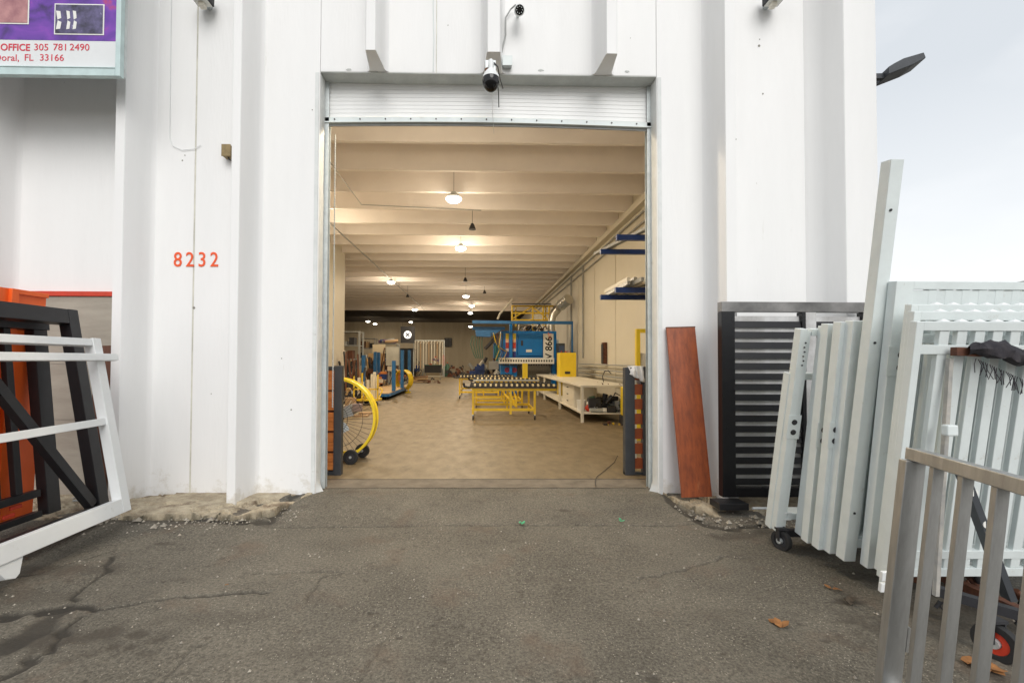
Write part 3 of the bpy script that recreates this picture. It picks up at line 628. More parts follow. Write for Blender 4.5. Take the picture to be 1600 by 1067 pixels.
mb = MB(); mb.add([(.93, -.03, -.001), (1.12, -.03, -.001), (1.06, -.03, -.10), (1.0, -.03, -.12), (.97, -.03, -.1), (.93, .03, -.001), (1.12, .03, -.001), (1.06, .03, -.10), (1.0, .03, -.12), (.97, .03, -.1)],
                   [(0, 1, 2, 3, 4), (9, 8, 7, 6, 5), (0, 5, 6, 1), (1, 6, 7, 2), (2, 7, 8, 3), (3, 8, 9, 4), (4, 9, 5, 0)]); mb.build('foot', WHITEP, g, bev=.003)
g = thing('steel_gate_frame', 'black welded gate frame with a diagonal brace leaning behind the white frame', 'gate frame')
O = A(165, 802, 4.2); T_ = A(113, 486, 4.2); frame_at(g, O, (0, -1, 0), T_ - O); H2 = (T_ - O).length
panel_bars(g, 'stile', BLACK, [(0, .10, 0, H2)], .10); panel_bars(g, 'stile', BLACK, [(1.9, 2.0, 0, H2)], .1)
panel_bars(g, 'top_rail', BLACK, [(.102, 1.9, H2 - .13, H2 - .002)], .098); panel_bars(g, 'bottom_rail', BLACK, [(.102, 1.9, .0, .10)], .098)
MB().bar((.13, 0, .12), (.78, 0, 1.25), .075, .07, up=(0, 1, 0)).build('diagonal_brace', BLACK, g, bev=.002)
MB().bar((.78, 0, 1.25), (1.1, 0, 1.70), .075, .07, up=(0, 1, 0)).build('diagonal_brace', BLACK, g, bev=.002)
g = thing('steel_gate_frame', 'black gate frame with upright bars leaning between the braced frame and the orange door', 'gate frame')
O = A(88, 797, 4.13); T_ = A(66, 517, 4.13); frame_at(g, O, (0, -1, 0), T_ - O); H3 = (T_ - O).length
panel_bars(g, 'stile', BLACK, [(0, .12, 0, H3)], .09); panel_bars(g, 'top_rail', BLACK, [(-.02, 1.7, H3 + .002, H3 + .072)], .1)
panel_bars(g, 'bottom_rail', BLACK, [(.162, 1.7, 0, .05), (.162, 1.7, .17, .23)], .07)
panel_bars(g, 'bar', BLACK, [(x, x + .055, .232, H3) for x in (.30, .47, .68, .9, 1.15, 1.4)], .05)
panel_bars(g, 'red_slot_block', RED, [(x, x + .09, .07, .1) for x in (.36, .52, .7)] + [(x, x + .09, .125, .155) for x in (.30, .47, .64)], .02)
g = thing('orange_door_leaf', 'tall orange painted steel door leaf standing in the left recess', 'door leaf')
O = A(48, 800, 4.19); T_ = A(70, 459, 4.19); frame_at(g, O, (0, -1, 0), T_ - O); H4 = (T_ - O).length
MB().box(.0, .9, -.015, .015, 0, H4 - .001).build('sheet', ORANGE, g); panel_bars(g, 'stile', ORANGE, [(.86, .93, 0, H4)], .1)
panel_bars(g, 'stile', ORANGE, [(.27, .33, 0, H4)], .09); panel_bars(g, 'top_rail', ORANGE, [(.0, .268, H4 - .04, H4)], .08)
t_ = thing('fibre_board', 'grey beige cement board with red top rail at the back of the left recess', 'board', (0, 4.86, 0))
BRD = mat('cement_board', (.40, .36, .30), .8, c2=(.30, .265, .22), vscale=2.2, stretch=(.6, 1, 3), bump=.2, bscale=30)
x0, x1 = A(45, 460, 4.86).x, -3.72; ztp = A(100, 463, 4.86).z
zs = [0.003, .78, 1.36, ztp - .002]
for a_, b_ in zip(zs[:-1], zs[1:]): MB().box(x0 - .3, x1, -.012, .012, a_, b_ - .003).build('board', BRD, t_)
MB().box(x0 - .3, x1 + .03, -.03, .028, ztp, ztp + .05).build('top_rail', RED, t_, bev=.003)
for k, (a_, b_, h_) in enumerate(((150, 166, 545), (140, 150, 600))):
    pa = A(a_, 760, 4.62 - k * .1); t_ = MB().box(0, (b_ - a_) * .0068, 0, .03, 0, 1.55 - .3 * k).build('timber_plank', WOODD, bev=.003); t_.location = (pa.x - .02, 4.62 - .1 * k, .005); t_.rotation_euler = (radians(-4), radians(-2), 0)
    tag(t_, ('dark brown timber plank standing behind the black frame in the recess' if k == 0 else 'shorter dark brown timber plank beside the taller one in the recess'), 'plank')
p = G(100, 765, 0)
tag(MB().tube([(-.1, 0, .02), (-.03, .03, .05), (.03, -.02, .07), (.1, .03, .03), (.05, .06, .012), (-.06, -.04, .012), (.13, -.05, .012)], .008, 6).build('cable_coil', GREYM), 'small loose loop of grey wire on the ledge in the left recess', 'wire').location = (-3.95, 4.65, .0)

# ------------------------------------------------------------------ gates standing just inside the door
g = thing('timber_slat_gate', 'charcoal framed gate with orange timber boards inside the left of the doorway', 'gate', (0, 5.67, 0))
xa = A(535, 650, 5.67).x; xp = A(523, 650, 5.67).x
MB().box(xp, xa, -.045, .045, .0, 1.34).build('post', CHAR, g, bev=.004)
MB().box(-3.2, xp - .002, -.03, .03, 1.29, 1.33).build('top_rail', CHAR, g, bev=.003); MB().box(-3.2, xp - .002, -.03, .03, 0, .045).build('bottom_rail', CHAR, g)
MB().box(-3.2, -3.12, -.045, .045, .0, 1.34).build('post', CHAR, g, bev=.004); MB().box(-2.05, -2.01, -.03, -.022, 1.32, 1.4).build('latch', CHAR, g)
for (z0, z1) in ((1.04, 1.28), (.79, 1.02), (.54, .765), (.29, .515), (.06, .265)):
    h_ = (z1 - z0) / 2
    for k in range(2): MB().box(-3.12, xp - .002, -.016, .016, z0 + k * h_ + .002, z0 + (k + 1) * h_ - .002).build('board', WOODO, g)
MB().box(-3.12, xp - .003, .0165, .022, .045, 1.29).build('backing_sheet', WOODD, g)
g = thing('timber_slat_gate', 'charcoal framed gate with spaced red brown boards inside the right of the doorway', 'gate', (0, 5.67, 0))
x0 = A(975, 650, 5.67).x; x1 = A(990, 650, 5.67).x; x2 = A(1003, 650, 5.67).x
MB().box(x0, x1, -.05, .05, 0, 1.33).build('post', CHAR, g, bev=.004); MB().box(x2, x2 + .08, -.06, .04, 0, 1.34).build('post', CHAR, g, bev=.004)
MB().box(x1 + .002, x2 - .002, -.03, .03, 1.24, 1.28).build('top_rail', CHAR, g); z = .075; k = 0
RB = mat('red_brown_board', (.42, .10, .035), .5, c2=(.30, .07, .025), vscale=4)
while z < 1.2: MB().box(x1 + .001, x2 - .001, -.02, .02, z, z + .13).build('board', RB, g); MB().box(x1 + .001, x1 + .03, -.02, .0, z + .131, z + .182).build('spacer', CREAM, g); z += .183
MB().box(x0, x2 + .08, -.03, .03, -.0, .03).build('bottom_rail', CHAR, g)
# rag over the post
n = 14; vs = []; fs = []
for i in range(n + 1):
    for j in range(n + 1):
        s = (j / n - .45) * .36; x = -.09 + .19 * i / n + .012 * sin(j * .9 + i) ; dz = -abs(s) * (.55 + .6 * (i / n)) if abs(s) > .04 else 0
        yv = max(-.062, min(.062, s)) - .012 * sin(i * 1.7 + j * .3) * (1 if s < 0 else -1); vs.append((x, yv, dz * 1.1 + .01 * fbm(i * .4, j * .4, 1, 2, 3) + .012))
for i in range(n):
    for j in range(n): q = i * (n + 1) + j; fs.append((q, q + 1, q + n + 2, q + n + 1))
rg = MB().add(vs, fs).build('cloth_rag', CLOTHW, smooth=True); rg.location = (A(994, 575, 5.62).x, 5.665, 1.335); sd_ = rg.modifiers.new('thick', 'SOLIDIFY'); sd_.thickness = .004
tag(rg, 'crumpled white rag draped over the post of the right timber gate', 'rag')

# ------------------------------------------------------------------ drum fan
fn = thing('drum_fan', 'big yellow drum fan on two black wheels behind the left timber gate', 'fan', (-1.99, 6.43, .60))
def fan_parts(fn, r, d, ym):
    MB().ring((0, 0, 0), (0, 1, 0), r, r - .012, d, 56).build('drum', ym, fn, smooth=True)
    for s in (-1, 1): MB().ring((0, s * d / 2, 0), (0, 1, 0), r + .012, r - .02, .02, 56).build('rim', ym, fn, smooth=True)
    m = MB()
    for k in range(44):
        a_ = 2 * pi * k / 44; m.tube([(.07 * cos(a_), -d / 2 - .05, .07 * sin(a_)), (.5 * r * cos(a_), -d / 2 - .04, .5 * r * sin(a_)), (r * cos(a_), -d / 2, r * sin(a_))], .0025, 4)
    for q in (.35, .72): m.tube([(q * r * cos(t * pi / 18), -d / 2 - .045 + .02 * q, q * r * sin(t * pi / 18)) for t in range(37)], .003, 4)
    m.build('wire_guard', DARK, fn)
    for k in range(4):
        a_ = k * pi / 2 + .5; u = Vector((cos(a_), 0, sin(a_))); v = Vector((-sin(a_), 0, cos(a_)))
        vs = []
        for rr, ww, tw in ((.08, .04, .03), (.25 * r, .07, .03), (.42 * r, .08, .02)):
            for s in (-1, 1): vs.append(u * rr + v * ww * s + Vector((0, s * tw, 0)))
        MB().add(vs, [(0, 1, 3, 2), (2, 3, 5, 4)]).build('blade', GALV, fn, smooth=True)
    MB().cyl((0, -.06, 0), (0, .12, 0), .08, 16).build('motor', DARK, fn)
fan_parts(fn, .555, .19, YELB)
w0 = None
for y_ in (-.22, .22):
    x_ = .265 if y_ < 0 else .31
    if w0 is None:
        w0 = MB().ring((0, 0, 0), (0, 1, 0), .1, .055, .055, 24).build('wheel', RUB, fn, bev=.006); w0.location = (x_, y_, -.5)
        MB().cyl((0, -.02, 0), (0, .02, 0), .055, 16).build('hub', DARK, w0); MB().cyl((0, -.03, 0), (0, -.021, 0), .018, 8).build('axle_cap', GALV, w0)
    else:
        c = share(w0, fn, (x_, y_, -.5))
        for g_ in [x for x in bpy.data.objects if x.parent == w0]: share(g_, c, (0, 0, 0))
MB().bar((-.4, -.16, -.53), (.27, -.16, -.5), .04, .03).build('foot_bar', YELB, fn); MB().bar((-.4, .16, -.53), (.3, .16, -.5), .04, .03).build('foot_bar', YELB, fn)
MB().cyl((.265, -.2, -.5), (.31, .24, -.5), .012, 8).build('axle', GALV, fn)
f2 = thing('drum_fan', 'smaller yellow drum fan standing behind the blue platform trolley posts', 'fan', (A(631, 582, 19.6).x, 19.6, .55), radians(-35))
fan_parts(f2, .42, .25, YELB)
for s in (-1, 1): MB().bar((s * .25, -.15, -.53), (s * .25, .15, -.53), .04, .04).build('foot_bar', YELB, f2); 
for s in (-1, 1): MB().bar((s * .25, 0, -.52), (s * .3, 0, -.3), .03, .03).build('strut', YELB, f2)

# ------------------------------------------------------------------ ceiling lamps
lamps = [(709, 311, 5.1, 'nearest glowing round ceiling lamp above the doorway aisle', 1), (720, 388, 5.1, 'second glowing ceiling lamp along the aisle just past the nearest', 1), (611, 441, 5.1, 'glowing ceiling lamp on the left by the conduit', 1), (728, 463, 4.75, 'hanging lamp just above the far right lamp pair', .4), (737, 478, 5.1, 'glowing ceiling lamp just before the dark girder on the right', 1),
         (735, 489, 5.0, 'dim ceiling lamp just past the dark girder', .12), (735, 510, 4.6, 'low ceiling lamp at the tip of the blue crane beam', .12), (648, 484, 5.1, 'ceiling lamp at the girder left of the centre', .3), (642, 503, 5.0, 'ceiling lamp above the round X sign', .08), (575, 502, 4.9, 'leftmost ceiling lamp in the dark rear bay', .14), (586, 506, 4.9, 'ceiling lamp right beside the leftmost one in the dark rear bay', .14)]
lamps.append((None, 5.95, 5.05, 'unseen ceiling lamp added just inside the doorway above the header', .12)); lamps.append((None, 12.0, 5.1, 'unseen ceiling lamp added on the left near the inner wall', .3))  # two out-of-view lamps added to brighten the near ceiling and floor
lamp0 = None; LIGHTC = (1, .83, .60)
for (px, py, z, lab, st) in lamps:
    p = G(px, py, z) if px is not None else Vector((-.6 if py < 6 else -4.2, py, z))
    if lamp0 is None:
        lamp0 = thing('ceiling_lamp', lab, 'lamp', p, 0, 'high bay lamps under the ceiling')
        MB().tube([(0, 0, .0), (0, 0, .05), (0, 0, .11), (0, 0, .16)], [.17, .16, .08, .05], 20).build('reflector', GALV, lamp0, smooth=True)
        MB().ball((0, 0, 0), .18, sz=.5, n=18, m=10, z1=.1).build('lens', LAMPG, lamp0, smooth=True)
        MB().cyl((0, 0, .16), (0, 0, .62), .004, 6).build('stem', DARK, lamp0)
        L0 = lamp0
    else: L0 = dup(lamp0, p, None, lab)
    for kind_, en in (('AREA', 62), ('POINT', 36)):
        if px is None and kind_ == 'POINT': continue
        ld = bpy.data.lights.new('lamp_light', kind_); ld.energy = en * st; ld.color = LIGHTC
        if kind_ == 'AREA': ld.shape = 'DISK'; ld.size = .2
        else: ld.shadow_soft_size = .15
        lo = bpy.data.objects.new('lamp_light', ld); col.objects.link(lo); lo.parent = L0; lo.location = (0, 0, -.16 if kind_ == 'AREA' else -.45)
for (px, py, z, lab) in ((738, 356, 5.0, 'dark unlit spotlight hanging between the two nearest lamps'), (727, 438, 4.9, 'dark unlit cone lamp above the hanging lamp'), (637, 463, 4.9, 'dark unlit cone lamp at the end of the conduit'), (757, 457, 5.0, 'tiny dark unlit fitting right of the hanging lamp')):
    p = G(px, py, z); t_ = thing('pendant_fitting', lab, 'lamp', p)
    MB().tube([(0, 0, -.05), (0, 0, .06), (0, 0, .12)], [.10, .06, .03], 12).build('shade', DARK, t_, smooth=True); MB().cyl((0, 0, .12), (0, 0, .6), .006, 5).build('cord', DARK, t_)
# conduits under the ceiling and on the right wall
tag(MB().tube([(-4.2, 12, 5.24), (-4.2, 34.9, 5.24)], .022, 6).build('ceiling_conduit', GREYM), 'thin grey conduit running back under the ceiling at the left', 'conduit')
p1, p2, p3 = G(508, 243, 5.27), G(565, 320, 5.27), G(752, 329, 5.27)
tag(MB().tube([p1, p2, p3], .012, 5).build('ceiling_cable', GREYM), 'thin cable slanting across the ceiling to the nearest lamps', 'cable')
for z, lab in ((5.0, 'upper of two conduits along the top of the right inner wall'), (4.75, 'lower of two conduits along the top of the right inner wall')):
    tag(MB().tube([(3.95, 9, z), (3.95, 32, z)], .025, 6).build('wall_conduit', GREYM), lab, 'conduit')
for y_, lab in ((17.2, 'vertical conduit dropping down the right wall beside the duct'), (19.4, 'vertical conduit dropping down the right wall behind the blue machine')):
    tag(MB().tube([(3.95, y_, 5.0), (3.95, y_, 1.5)], .03, 6).build('wall_conduit', GREYM), lab, 'conduit')
for k in range(4):
    z = 1.28 - k * .17; tag(MB().tube([(3.85, 10.6, z), (3.85, 17.5, z)], .022, 6).build('stock_pipe', GREYM), ['topmost', 'second', 'third', 'lowest'][k] + ' of the four pipes racked along the right wall behind the bench', 'pipe', 'pipes racked along the right wall')
t_ = thing('wall_switch_box', 'narrow rusty switch box on the right wall beside the yellow cabinet', 'switch box', (3.93, 14.2, 1.62)); MB().box(-.05, .06, -.12, .12, -.35, .35).build('box_body', RUST, t_); MB().box(-.07, -.052, -.1, .1, -.3, .3).build('box_cover', DARK, t_)

# ------------------------------------------------------------------ cantilever rack at the right
rk = thing('cantilever_rack', 'navy blue cantilever rack with long arms reaching over the right of the doorway', 'rack', (3.72, 8.1, 0))
for y_ in (-.5, .5): MB().box(-.06, .2, y_ - .07, y_ + .07, 0, 4.2).build('column', NAVY, rk)
for (px, py, Y) in ((938, 394, 8.6), (963, 372, 7.6), (961, 454, 7.6), (938, 465, 8.6)):
    p = A(px, py, Y); MB().box(p.x - 3.72, -.062, Y - 8.1 - .04, Y - 8.1 + .04, p.z - .04, p.z + .05).build('arm', NAVY, rk)
MB().box(-.05, .05, -.43, .43, .1, .2).build('brace', NAVY, rk)
pbn = thing('profile_bundle', 'bundle of bare aluminium profiles lying on the lower rack arms', 'profiles', (2.45, 7.3, 2.655))
rr = random.Random(2)
for k in range(22): x_ = .0 + .105 * (k % 11); z_ = .03 + .062 * (k // 11); MB().bar((x_, rr.uniform(-.3, .1), z_), (x_ + rr.uniform(-.02, .02), rr.uniform(1.4, 1.7), z_), .05, .06).build('profile', [ALU, GREYM, CREAM][k % 3], pbn)
t_ = MB().bar((2.75, 7.2, 3.56), (2.35, 9.1, 3.56), .09, .05).build('profile_bar', GREYM); tag(t_, 'single grey profile bar lying across the upper rack arms', 'profiles')
yf = thing('yellow_steel_frame', 'tall bright yellow steel frame with a white box behind the right timber gate', 'frame', (2.81, 8.1, 0))
for a in ((0, .07, 0, 1.98), (.9, .97, 0, 1.98), (.072, .898, 1.91, 1.98), (.072, .898, 1.24, 1.29), (.072, .898, .1, .16)): MB().box(a[0], a[1], -.04, .04, a[2], a[3]).build('bar', YELB, yf)
MB().box(.09, .8, .0, .2, 1.30, 1.55).build('control_box', CREAM, yf, bev=.01)

# ------------------------------------------------------------------ work bench and what is on / under it
wb = thing('work_bench', 'long cream work bench with a lower shelf along the right wall', 'work bench', (2.32, 10.3, 0))
MB().box(0, 1.15, 0, 8.0, .80, .85).build('bench_top', CREAM, wb, bev=.005); MB().box(.02, 1.1, .04, 7.95, .19, .22).build('lower_shelf', CREAM, wb)
for x_ in (.04, 1.08):
    for y_ in (.05, 2.9, 6.0, 7.9): MB().box(x_ - .03, x_ + .03, y_ - .03, y_ + .03, 0, .798).build('leg', CREAM, wb)
cbn = thing('filing_cabinet', 'cream drawer cabinet standing on the shelf under the work bench', 'cabinet', (2.42, 11.5, .222))
MB().box(0, .5, 0, 1.6, 0, .56).build('body', CREAM, cbn)
for k in range(3): MB().box(-.012, -.001, .05, 1.5, .03 + .18 * k, .19 + .18 * k).build('drawer', CREAM, cbn)
for k in range(3): MB().box(-.03, -.013, .7, .85, .1 + .18 * k, .12 + .18 * k).build('handle', DARK, cbn)
t_ = thing('paint_bucket', 'small white bucket on the shelf by the near bench leg', 'bucket', (2.43, 10.75, .222)); MB().tube([(0, 0, 0), (0, 0, .25)], [.09, .11], 14).build('body', PAPER, t_, smooth=True); MB().ring((0, 0, .245), (0, 0, 1), .115, .1, .02, 14).build('rim', PAPER, t_)
def junk(name, label, cat, loc, mats, n, sx, sy, sz, seed, frame=None, mn=.25):
    rr = random.Random(seed); t_ = thing(name, label, cat, loc)
    for i in range(n):
        m = mats[i % len(mats)]; x = rr.uniform(-sx, sx); y = rr.uniform(-sy, sy); s = rr.uniform(mn, 1) * min(sx, sz) * .55; zt_ = sz * (1 - .5 * abs(x) / sx) * rr.uniform(.1, 1)
        mb = MB(); k = rr.random()
        if k < .35: mb.cyl((x, y, max(.0, zt_ - s)), (x + rr.uniform(-s, s), y, zt_ + .01), s * .35, 9)
        elif k < .7: mb.box(x - s * .6, x + s * .6, y - s * .4, y + s * .4, max(0, zt_ - s), zt_)
        elif k < .88: mb.tube([(x, y, zt_ * .3), (x + s, y + s, zt_), (x + 2 * s, y, zt_ * .7), (x + 1.5 * s, y - s, 0.01)], s * .08, 6)
        else: mb.ring((x, y, zt_ * .6), (rr.uniform(-1, 1), 1, 0), s * .6, s * .42, s * .25, 14)
        mb.build(['lump', 'canister', 'hose', 'coil'][0 if k < .7 and k >= .35 else 1 if k < .35 else 2 if k < .88 else 3], m, t_)
    return t_
junk('pump_motors', 'heap of dark motors and pumps crowded under the near end of the bench', 'machinery', (2.98, 10.6, .222), [DARK, DGREEN, GREYM, DARK, BLACK, DARK], 34, .42, .2, .5, 5)
t_ = junk('bench_tools', 'rusty tools and offcuts lying on the near end of the bench top', 'tools', (3.05, 10.8, .852), [RUST, WOODD, RUST], 7, .25, .3, .05, 8)
junk('bench_tools', 'dark hand tools lying on the far end of the bench top', 'tools', (2.75, 17.2, .852), [DARK, GREYM], 6, .2, .3, .1, 9)
t_ = tag(MB().tube([(0, 0, 0), (-.03, 0, .15), (.03, 0, .28), (.12, 0, .3), (.2, 0, .22)], .012, 6).build('air_hose', DARK), 'curved black air hose rising from the bench top by the wall', 'hose'); t_.location = (3.25, 11.8, .85)
junk('yellow_blocks', 'pair of rusty yellow blocks on the floor beneath the near bench end', 'blocks', (3.0, 10.0, 0), [YEL, RUST, YEL, DARK], 8, .25, .1, .14, 12)
t_ = thing('yellow_drum', 'yellow steel box on the floor between the bench and the right timber gate', 'box', (3.2, 9.95, 0))
MB().box(0, .5, -.15, .3, .19, .82).build('body', YELB, t_, bev=.02); MB().box(.02, .48, -.17, -.151, .5, .78).build('label_plate', CREAM, t_); MB().box(-.02, .52, -.17, .32, 0, .185).build('stand', DARK, t_)
t_ = thing('tape_box', 'grey handheld tool lying on the bench shelf beside the bucket', 'tool', (2.65, 10.42, .225)); MB().cyl((-.1, 0, .05), (.2, .02, .05), .045, 10).build('body', GALV, t_); MB().box(.2, .28, -.04, .06, .01, .1).build('grip', PAPER, t_)
t_ = thing('tool_bag', 'small red and white bag on the shelf next to the bucket', 'bag', (2.58, 10.6, .222)); MB().ball((0, 0, .08), .1, 1, .7, .8).build('bag_body', RED, t_, smooth=True); MB().ball((0, 0, .19), .06, 1.1, .8, .8).build('wrapper', PAPER, t_, smooth=True)

# ------------------------------------------------------------------ roller tables
def roller_table(name, label, loc, x0, x1, d, z, wx0, wx1, rows, bedm, braces=True):
    t_ = thing(name, label, 'roller table', loc, 0, 'yellow roller tables along the aisle')
    for y_ in (0, d):
        MB().bar((x0, y_, z - .085), (x1, y_, z - .085), .05, .055).build('top_rail', YEL, t_); MB().bar((x0, y_, .24), (x1 * .72, y_, .24), .045, .06).build('low_rail', YEL, t_)
        for x_ in (x0 + .03, (x0 + x1) * .45, x1 * .72):
            lg = MB().bar((x_, y_, .13), (x_, y_, z - .115), .05, .05).build('leg', YEL, t_)
            if abs(x_ - (x0 + x1) * .45) > .05: MB().ring((0, 0, 0), (1, 0, 0), .055, .02, .03, 14).build('caster_wheel', DARK, t_).location = (x_, y_, .056); MB().bar((x_, y_ - .0, .06), (x_, y_, .13), .03, .06).build('caster_fork', GALV, t_)
    for x_ in (x0 + .03, x1 * .72): MB().bar((x_, 0, .24), (x_, d, .24), .035, .035).build('side_rail', YEL, t_); MB().bar((x_, 0, z - .085), (x_, d, z - .085), .04, .04).build('side_rail', YEL, t_)
    if braces:
        for q in (0, .14, .3): MB().tube([(.55 + q, d * .3, z - .12), (.72 + q * .6, d * .1, .5), (.9, 0, .3)], .022, 6).build('pneumatic_strut', YEL, t_)
        MB().bar((x0, 0, .52), (.55, 0, .52), .035, .035).build('mid_rail', YEL, t_)
    for k in range(rows):
        y_ = d * k / max(1, rows - 1); MB().cyl((x0 - .05, y_, z), (wx1, y_, z), .014, 6).build('roller_shaft', DARK, t_)
        MB().bar((x0 - .05, y_ - .06, z - .03), (wx1, y_ - .06, z - .03), .03, .04).build('bed_bar', bedm, t_)
        mb = MB(); x_ = x0 + .05
        while x_ < wx1: mb.cyl((x_, y_, z), (x_ + .045, y_, z), .05, 10); x_ += .125
        mb.build('rollers', mat('roller_cream', (.60, .50, .28), .5) if k == 0 else RUB, t_, kind='stuff')
    MB().tube([(x0 - .05, 0, z - .04), (x0 - .17, -.02, z - .02), (x0 - .2, -.02, z + .07)], .03, 8).build('end_stop', DARK, t_); return t_
xl = A(737, 650, 10.75).x
roller_table('roller_table', 'nearer yellow roller table with rows of cream wheels in the middle of the aisle', (0, 10.8, 0), xl, 1.85, 1.3, .80, -.2, 1.85, 5, DARK)
tt = roller_table('roller_table', 'second roller table with a pale bar just behind the nearer one', (0, 13.2, 0), -.1, 1.75, 1.4, .86, -.2, 1.75, 4, GALV, False)
MB().box(1.28, 1.42, 0, .1, .88, 1.32).build('guide_post', YELB, tt)
roller_table('roller_table', 'farthest yellow roller table left of the blue machine', (-.72, 16.6, 0), .0, 2.0, 2.2, .80, -.2, 2.0, 5, DARK, False)

# ------------------------------------------------------------------ blue glass machine
Ym = 19.0
def ax(px, Y=Ym): return A(px, 560, Y).x
def az(py, Y=Ym): return A(800, py, Y).z
bmch = thing('glass_washing_machine', 'tall blue upright machine with white strip numbered 866 and coloured warning stickers', 'machine', (0, Ym, 0))
MB().box(ax(783), ax(808), 0, 1.2, 0, az(517)).build('left_housing', BLUE, bmch, bev=.01)
MB().box(ax(808) + .003, ax(870), .06, 1.3, az(560), az(517)).build('upper_housing', BLUE, bmch, bev=.01)
MB().box(ax(863), ax(871), 0, 1.2, 0, az(560) - .003).build('right_column', BLUE, bmch)
MB().box(ax(808) + .003, ax(863) - .003, .4, .6, .3, az(567)).build('mesh_panel', mat('speckled_guard', (.30, .27, .2), .7, c2=(.05, .05, .05), vscale=40), bmch)
MB().box(ax(808) + .06, ax(848), .0, .058, az(556), az(522)).build('access_door', BLUE, bmch, bev=.015); MB().box(ax(808) + .16, ax(808) + .24, -.03, -.001, az(540), az(532)).build('door_handle', DARK, bmch)
MB().box(ax(822), ax(831), -.012, -.001, az(550), az(546)).build('plate', PAPER, bmch)
MB().box(ax(849), ax(865), .03, .055, az(562), az(521)).build('number_strip', PAPER, bmch)
text('lettering', 'V 866', .40, BLKT, bmch, Matrix.Translation((ax(862.5), .028, az(561))) @ FACE @ Matrix.Rotation(pi / 2, 4, 'Z'), .002, .008, 1.0)
text('lettering', 'HT', .22, ORANGE, bmch, Matrix.Translation((ax(862), .028, az(529.5))) @ FACE @ Matrix.Rotation(pi / 2, 4, 'Z'), .002, .0, 1.0)
for x_ in (791, 802):
    for (a_, b_, m) in ((521, 530, YELB), (530, 535, mat('peach_sticker', (.8, .45, .25), .5)), (535.5, 544, RED), (544.5, 549, mat('pale_pink_sticker', (.7, .6, .62), .5)), (550, 558, mat('dark_blue_sticker', (.03, .03, .22), .5))):
        MB().box(ax(x_ - 1), ax(x_ + 4), -.012, -.002, az(b_), az(a_)).build('warning_sticker', m, bmch)
    MB().cyl((ax(x_ + 1.5), -.02, az(578)), (ax(x_ + 1.5), -.002, az(578)), .11, 12).build('round_sticker', mat('maroon_sticker', (.3, .03, .08), .5), bmch)
MB().box(ax(795.5), ax(800), -.16, -.015, az(585), az(503)).build('front_mast', BLUE, bmch)
MB().box(ax(779), ax(864), -.3, -.2, az(568), az(559)).build('conveyor_beam', PAPER, bmch)
mb = MB(); x_ = ax(781)
while x_ < ax(862): mb.box(x_, x_ + .055, -.31, -.301, az(565), az(562)); mb.box(x_, x_ + .05, -.3, -.26, az(571), az(568.3)); x_ += .105
mb.build('belt_teeth', DARK, bmch, kind='stuff')
for k, x_ in enumerate((812, 822, 833, 842, 850, 857)): MB().cyl((ax(x_), .4, az(517)), (ax(x_), .4, az(506 + k % 3 * 3)), .04, 8).build('pipe_stub', DUCT, bmch)
# platform above
pf = thing('steel_platform', 'yellow railed frame with dark panels on top of the blue machine', 'platform', (0, Ym + .5, az(503) ))
y0 = Ym + .5
def lz(py): return A(800, py, y0).z - az(503)
for x_ in (800, 832, 848, 857): MB().box(A(x_, 0, y0).x, A(x_ + 2.4, 0, y0).x, 0, .07, lz(508), lz(477)).build('post', YEL, pf)
for z_ in (477, 488, 499): MB().box(A(801.6, 0, y0).x, A(868, 0, y0).x, .072, .12, lz(z_ + 2.), lz(z_ - .5)).build('rail', YEL, pf)
mb = MB(); x0, x1 = A(800, 0, y0).x, A(860, 0, y0).x
mb.add([(x0, -.3, lz(477)), (x1, -.3, lz(477)), (x1, 1.2, lz(470)), (x0 + .2, 1.2, lz(470)), (x0, -.3, lz(475.5)), (x1, -.3, lz(475.5)), (x1, 1.2, lz(468)), (x0 + .2, 1.2, lz(468))], [(0, 1, 2, 3), (4, 5, 6, 7), (0, 1, 5, 4), (1, 2, 6, 5), (2, 3, 7, 6), (3, 0, 4, 7)]); mb.build('dark_panel', CHAR, pf)
MB().tube([(A(779, 0, y0).x, 0, lz(499)), (A(782, 0, y0).x, 0, lz(491)), (A(802, 0, y0).x, 0, lz(467))], .045, 8).build('cable_hose', CREAM, pf)
dt = thing('exhaust_duct', 'silver foil exhaust duct bending from the machine up to the right wall', 'duct')
MB().tube([A(862, 518, 19.3), A(861, 505, 19.3), A(864, 492, 19.3), A(872, 481, 19.3), A(889, 467, 18.6)], [.16, .16, .17, .2, .22], 12).build('duct_body', DUCT, dt, smooth=True)
for f_ in (.3, .5, .7, .9): q = A(872, 481, 19.3).lerp(A(889, 467, 18.6), f_); MB().ring(q, A(889, 467, 18.6) - A(872, 481, 19.3), .225, .2, .03, 14).build('band', GALV, dt)
for (px, Y_, d_) in ((806, Ym + 1.4, 0), (852, Ym + 1.4, 0)): MB().box(A(px, 0, Y_).x, A(px + 2, 0, Y_).x, .9, .97, lz(508), lz(474)).build('post', YEL, pf)
MB().bar((A(801, 0, y0).x, .1, lz(498)), (A(832, 0, y0).x, .1, lz(479)), .05, .05).build('brace', YEL, pf); MB().bar((A(833, 0, y0).x, .1, lz(479)), (A(857, 0, y0).x, .1, lz(498)), .05, .05).build('brace', YEL, pf)
cr_ = thing('jib_crane', 'blue twin beam jib crane with hanging hoist beside the machine', 'crane', (0, 18.2, 0))
def cz(py): return A(800, py, 18.2).z
def cx(px): return A(px, 510, 18.2).x
MB().bar((cx(738), 0, cz(503.5)), (cx(895), 0, cz(504)), .13, .12).build('beam', BLUEC, cr_); MB().bar((cx(738), .5, cz(512)), (cx(790), .5, cz(512)), .13, .12).build('beam', BLUEC, cr_)
MB().box(cx(893), cx(895), -.05, .05, 0, cz(505)).build('mast', BLUEC, cr_)
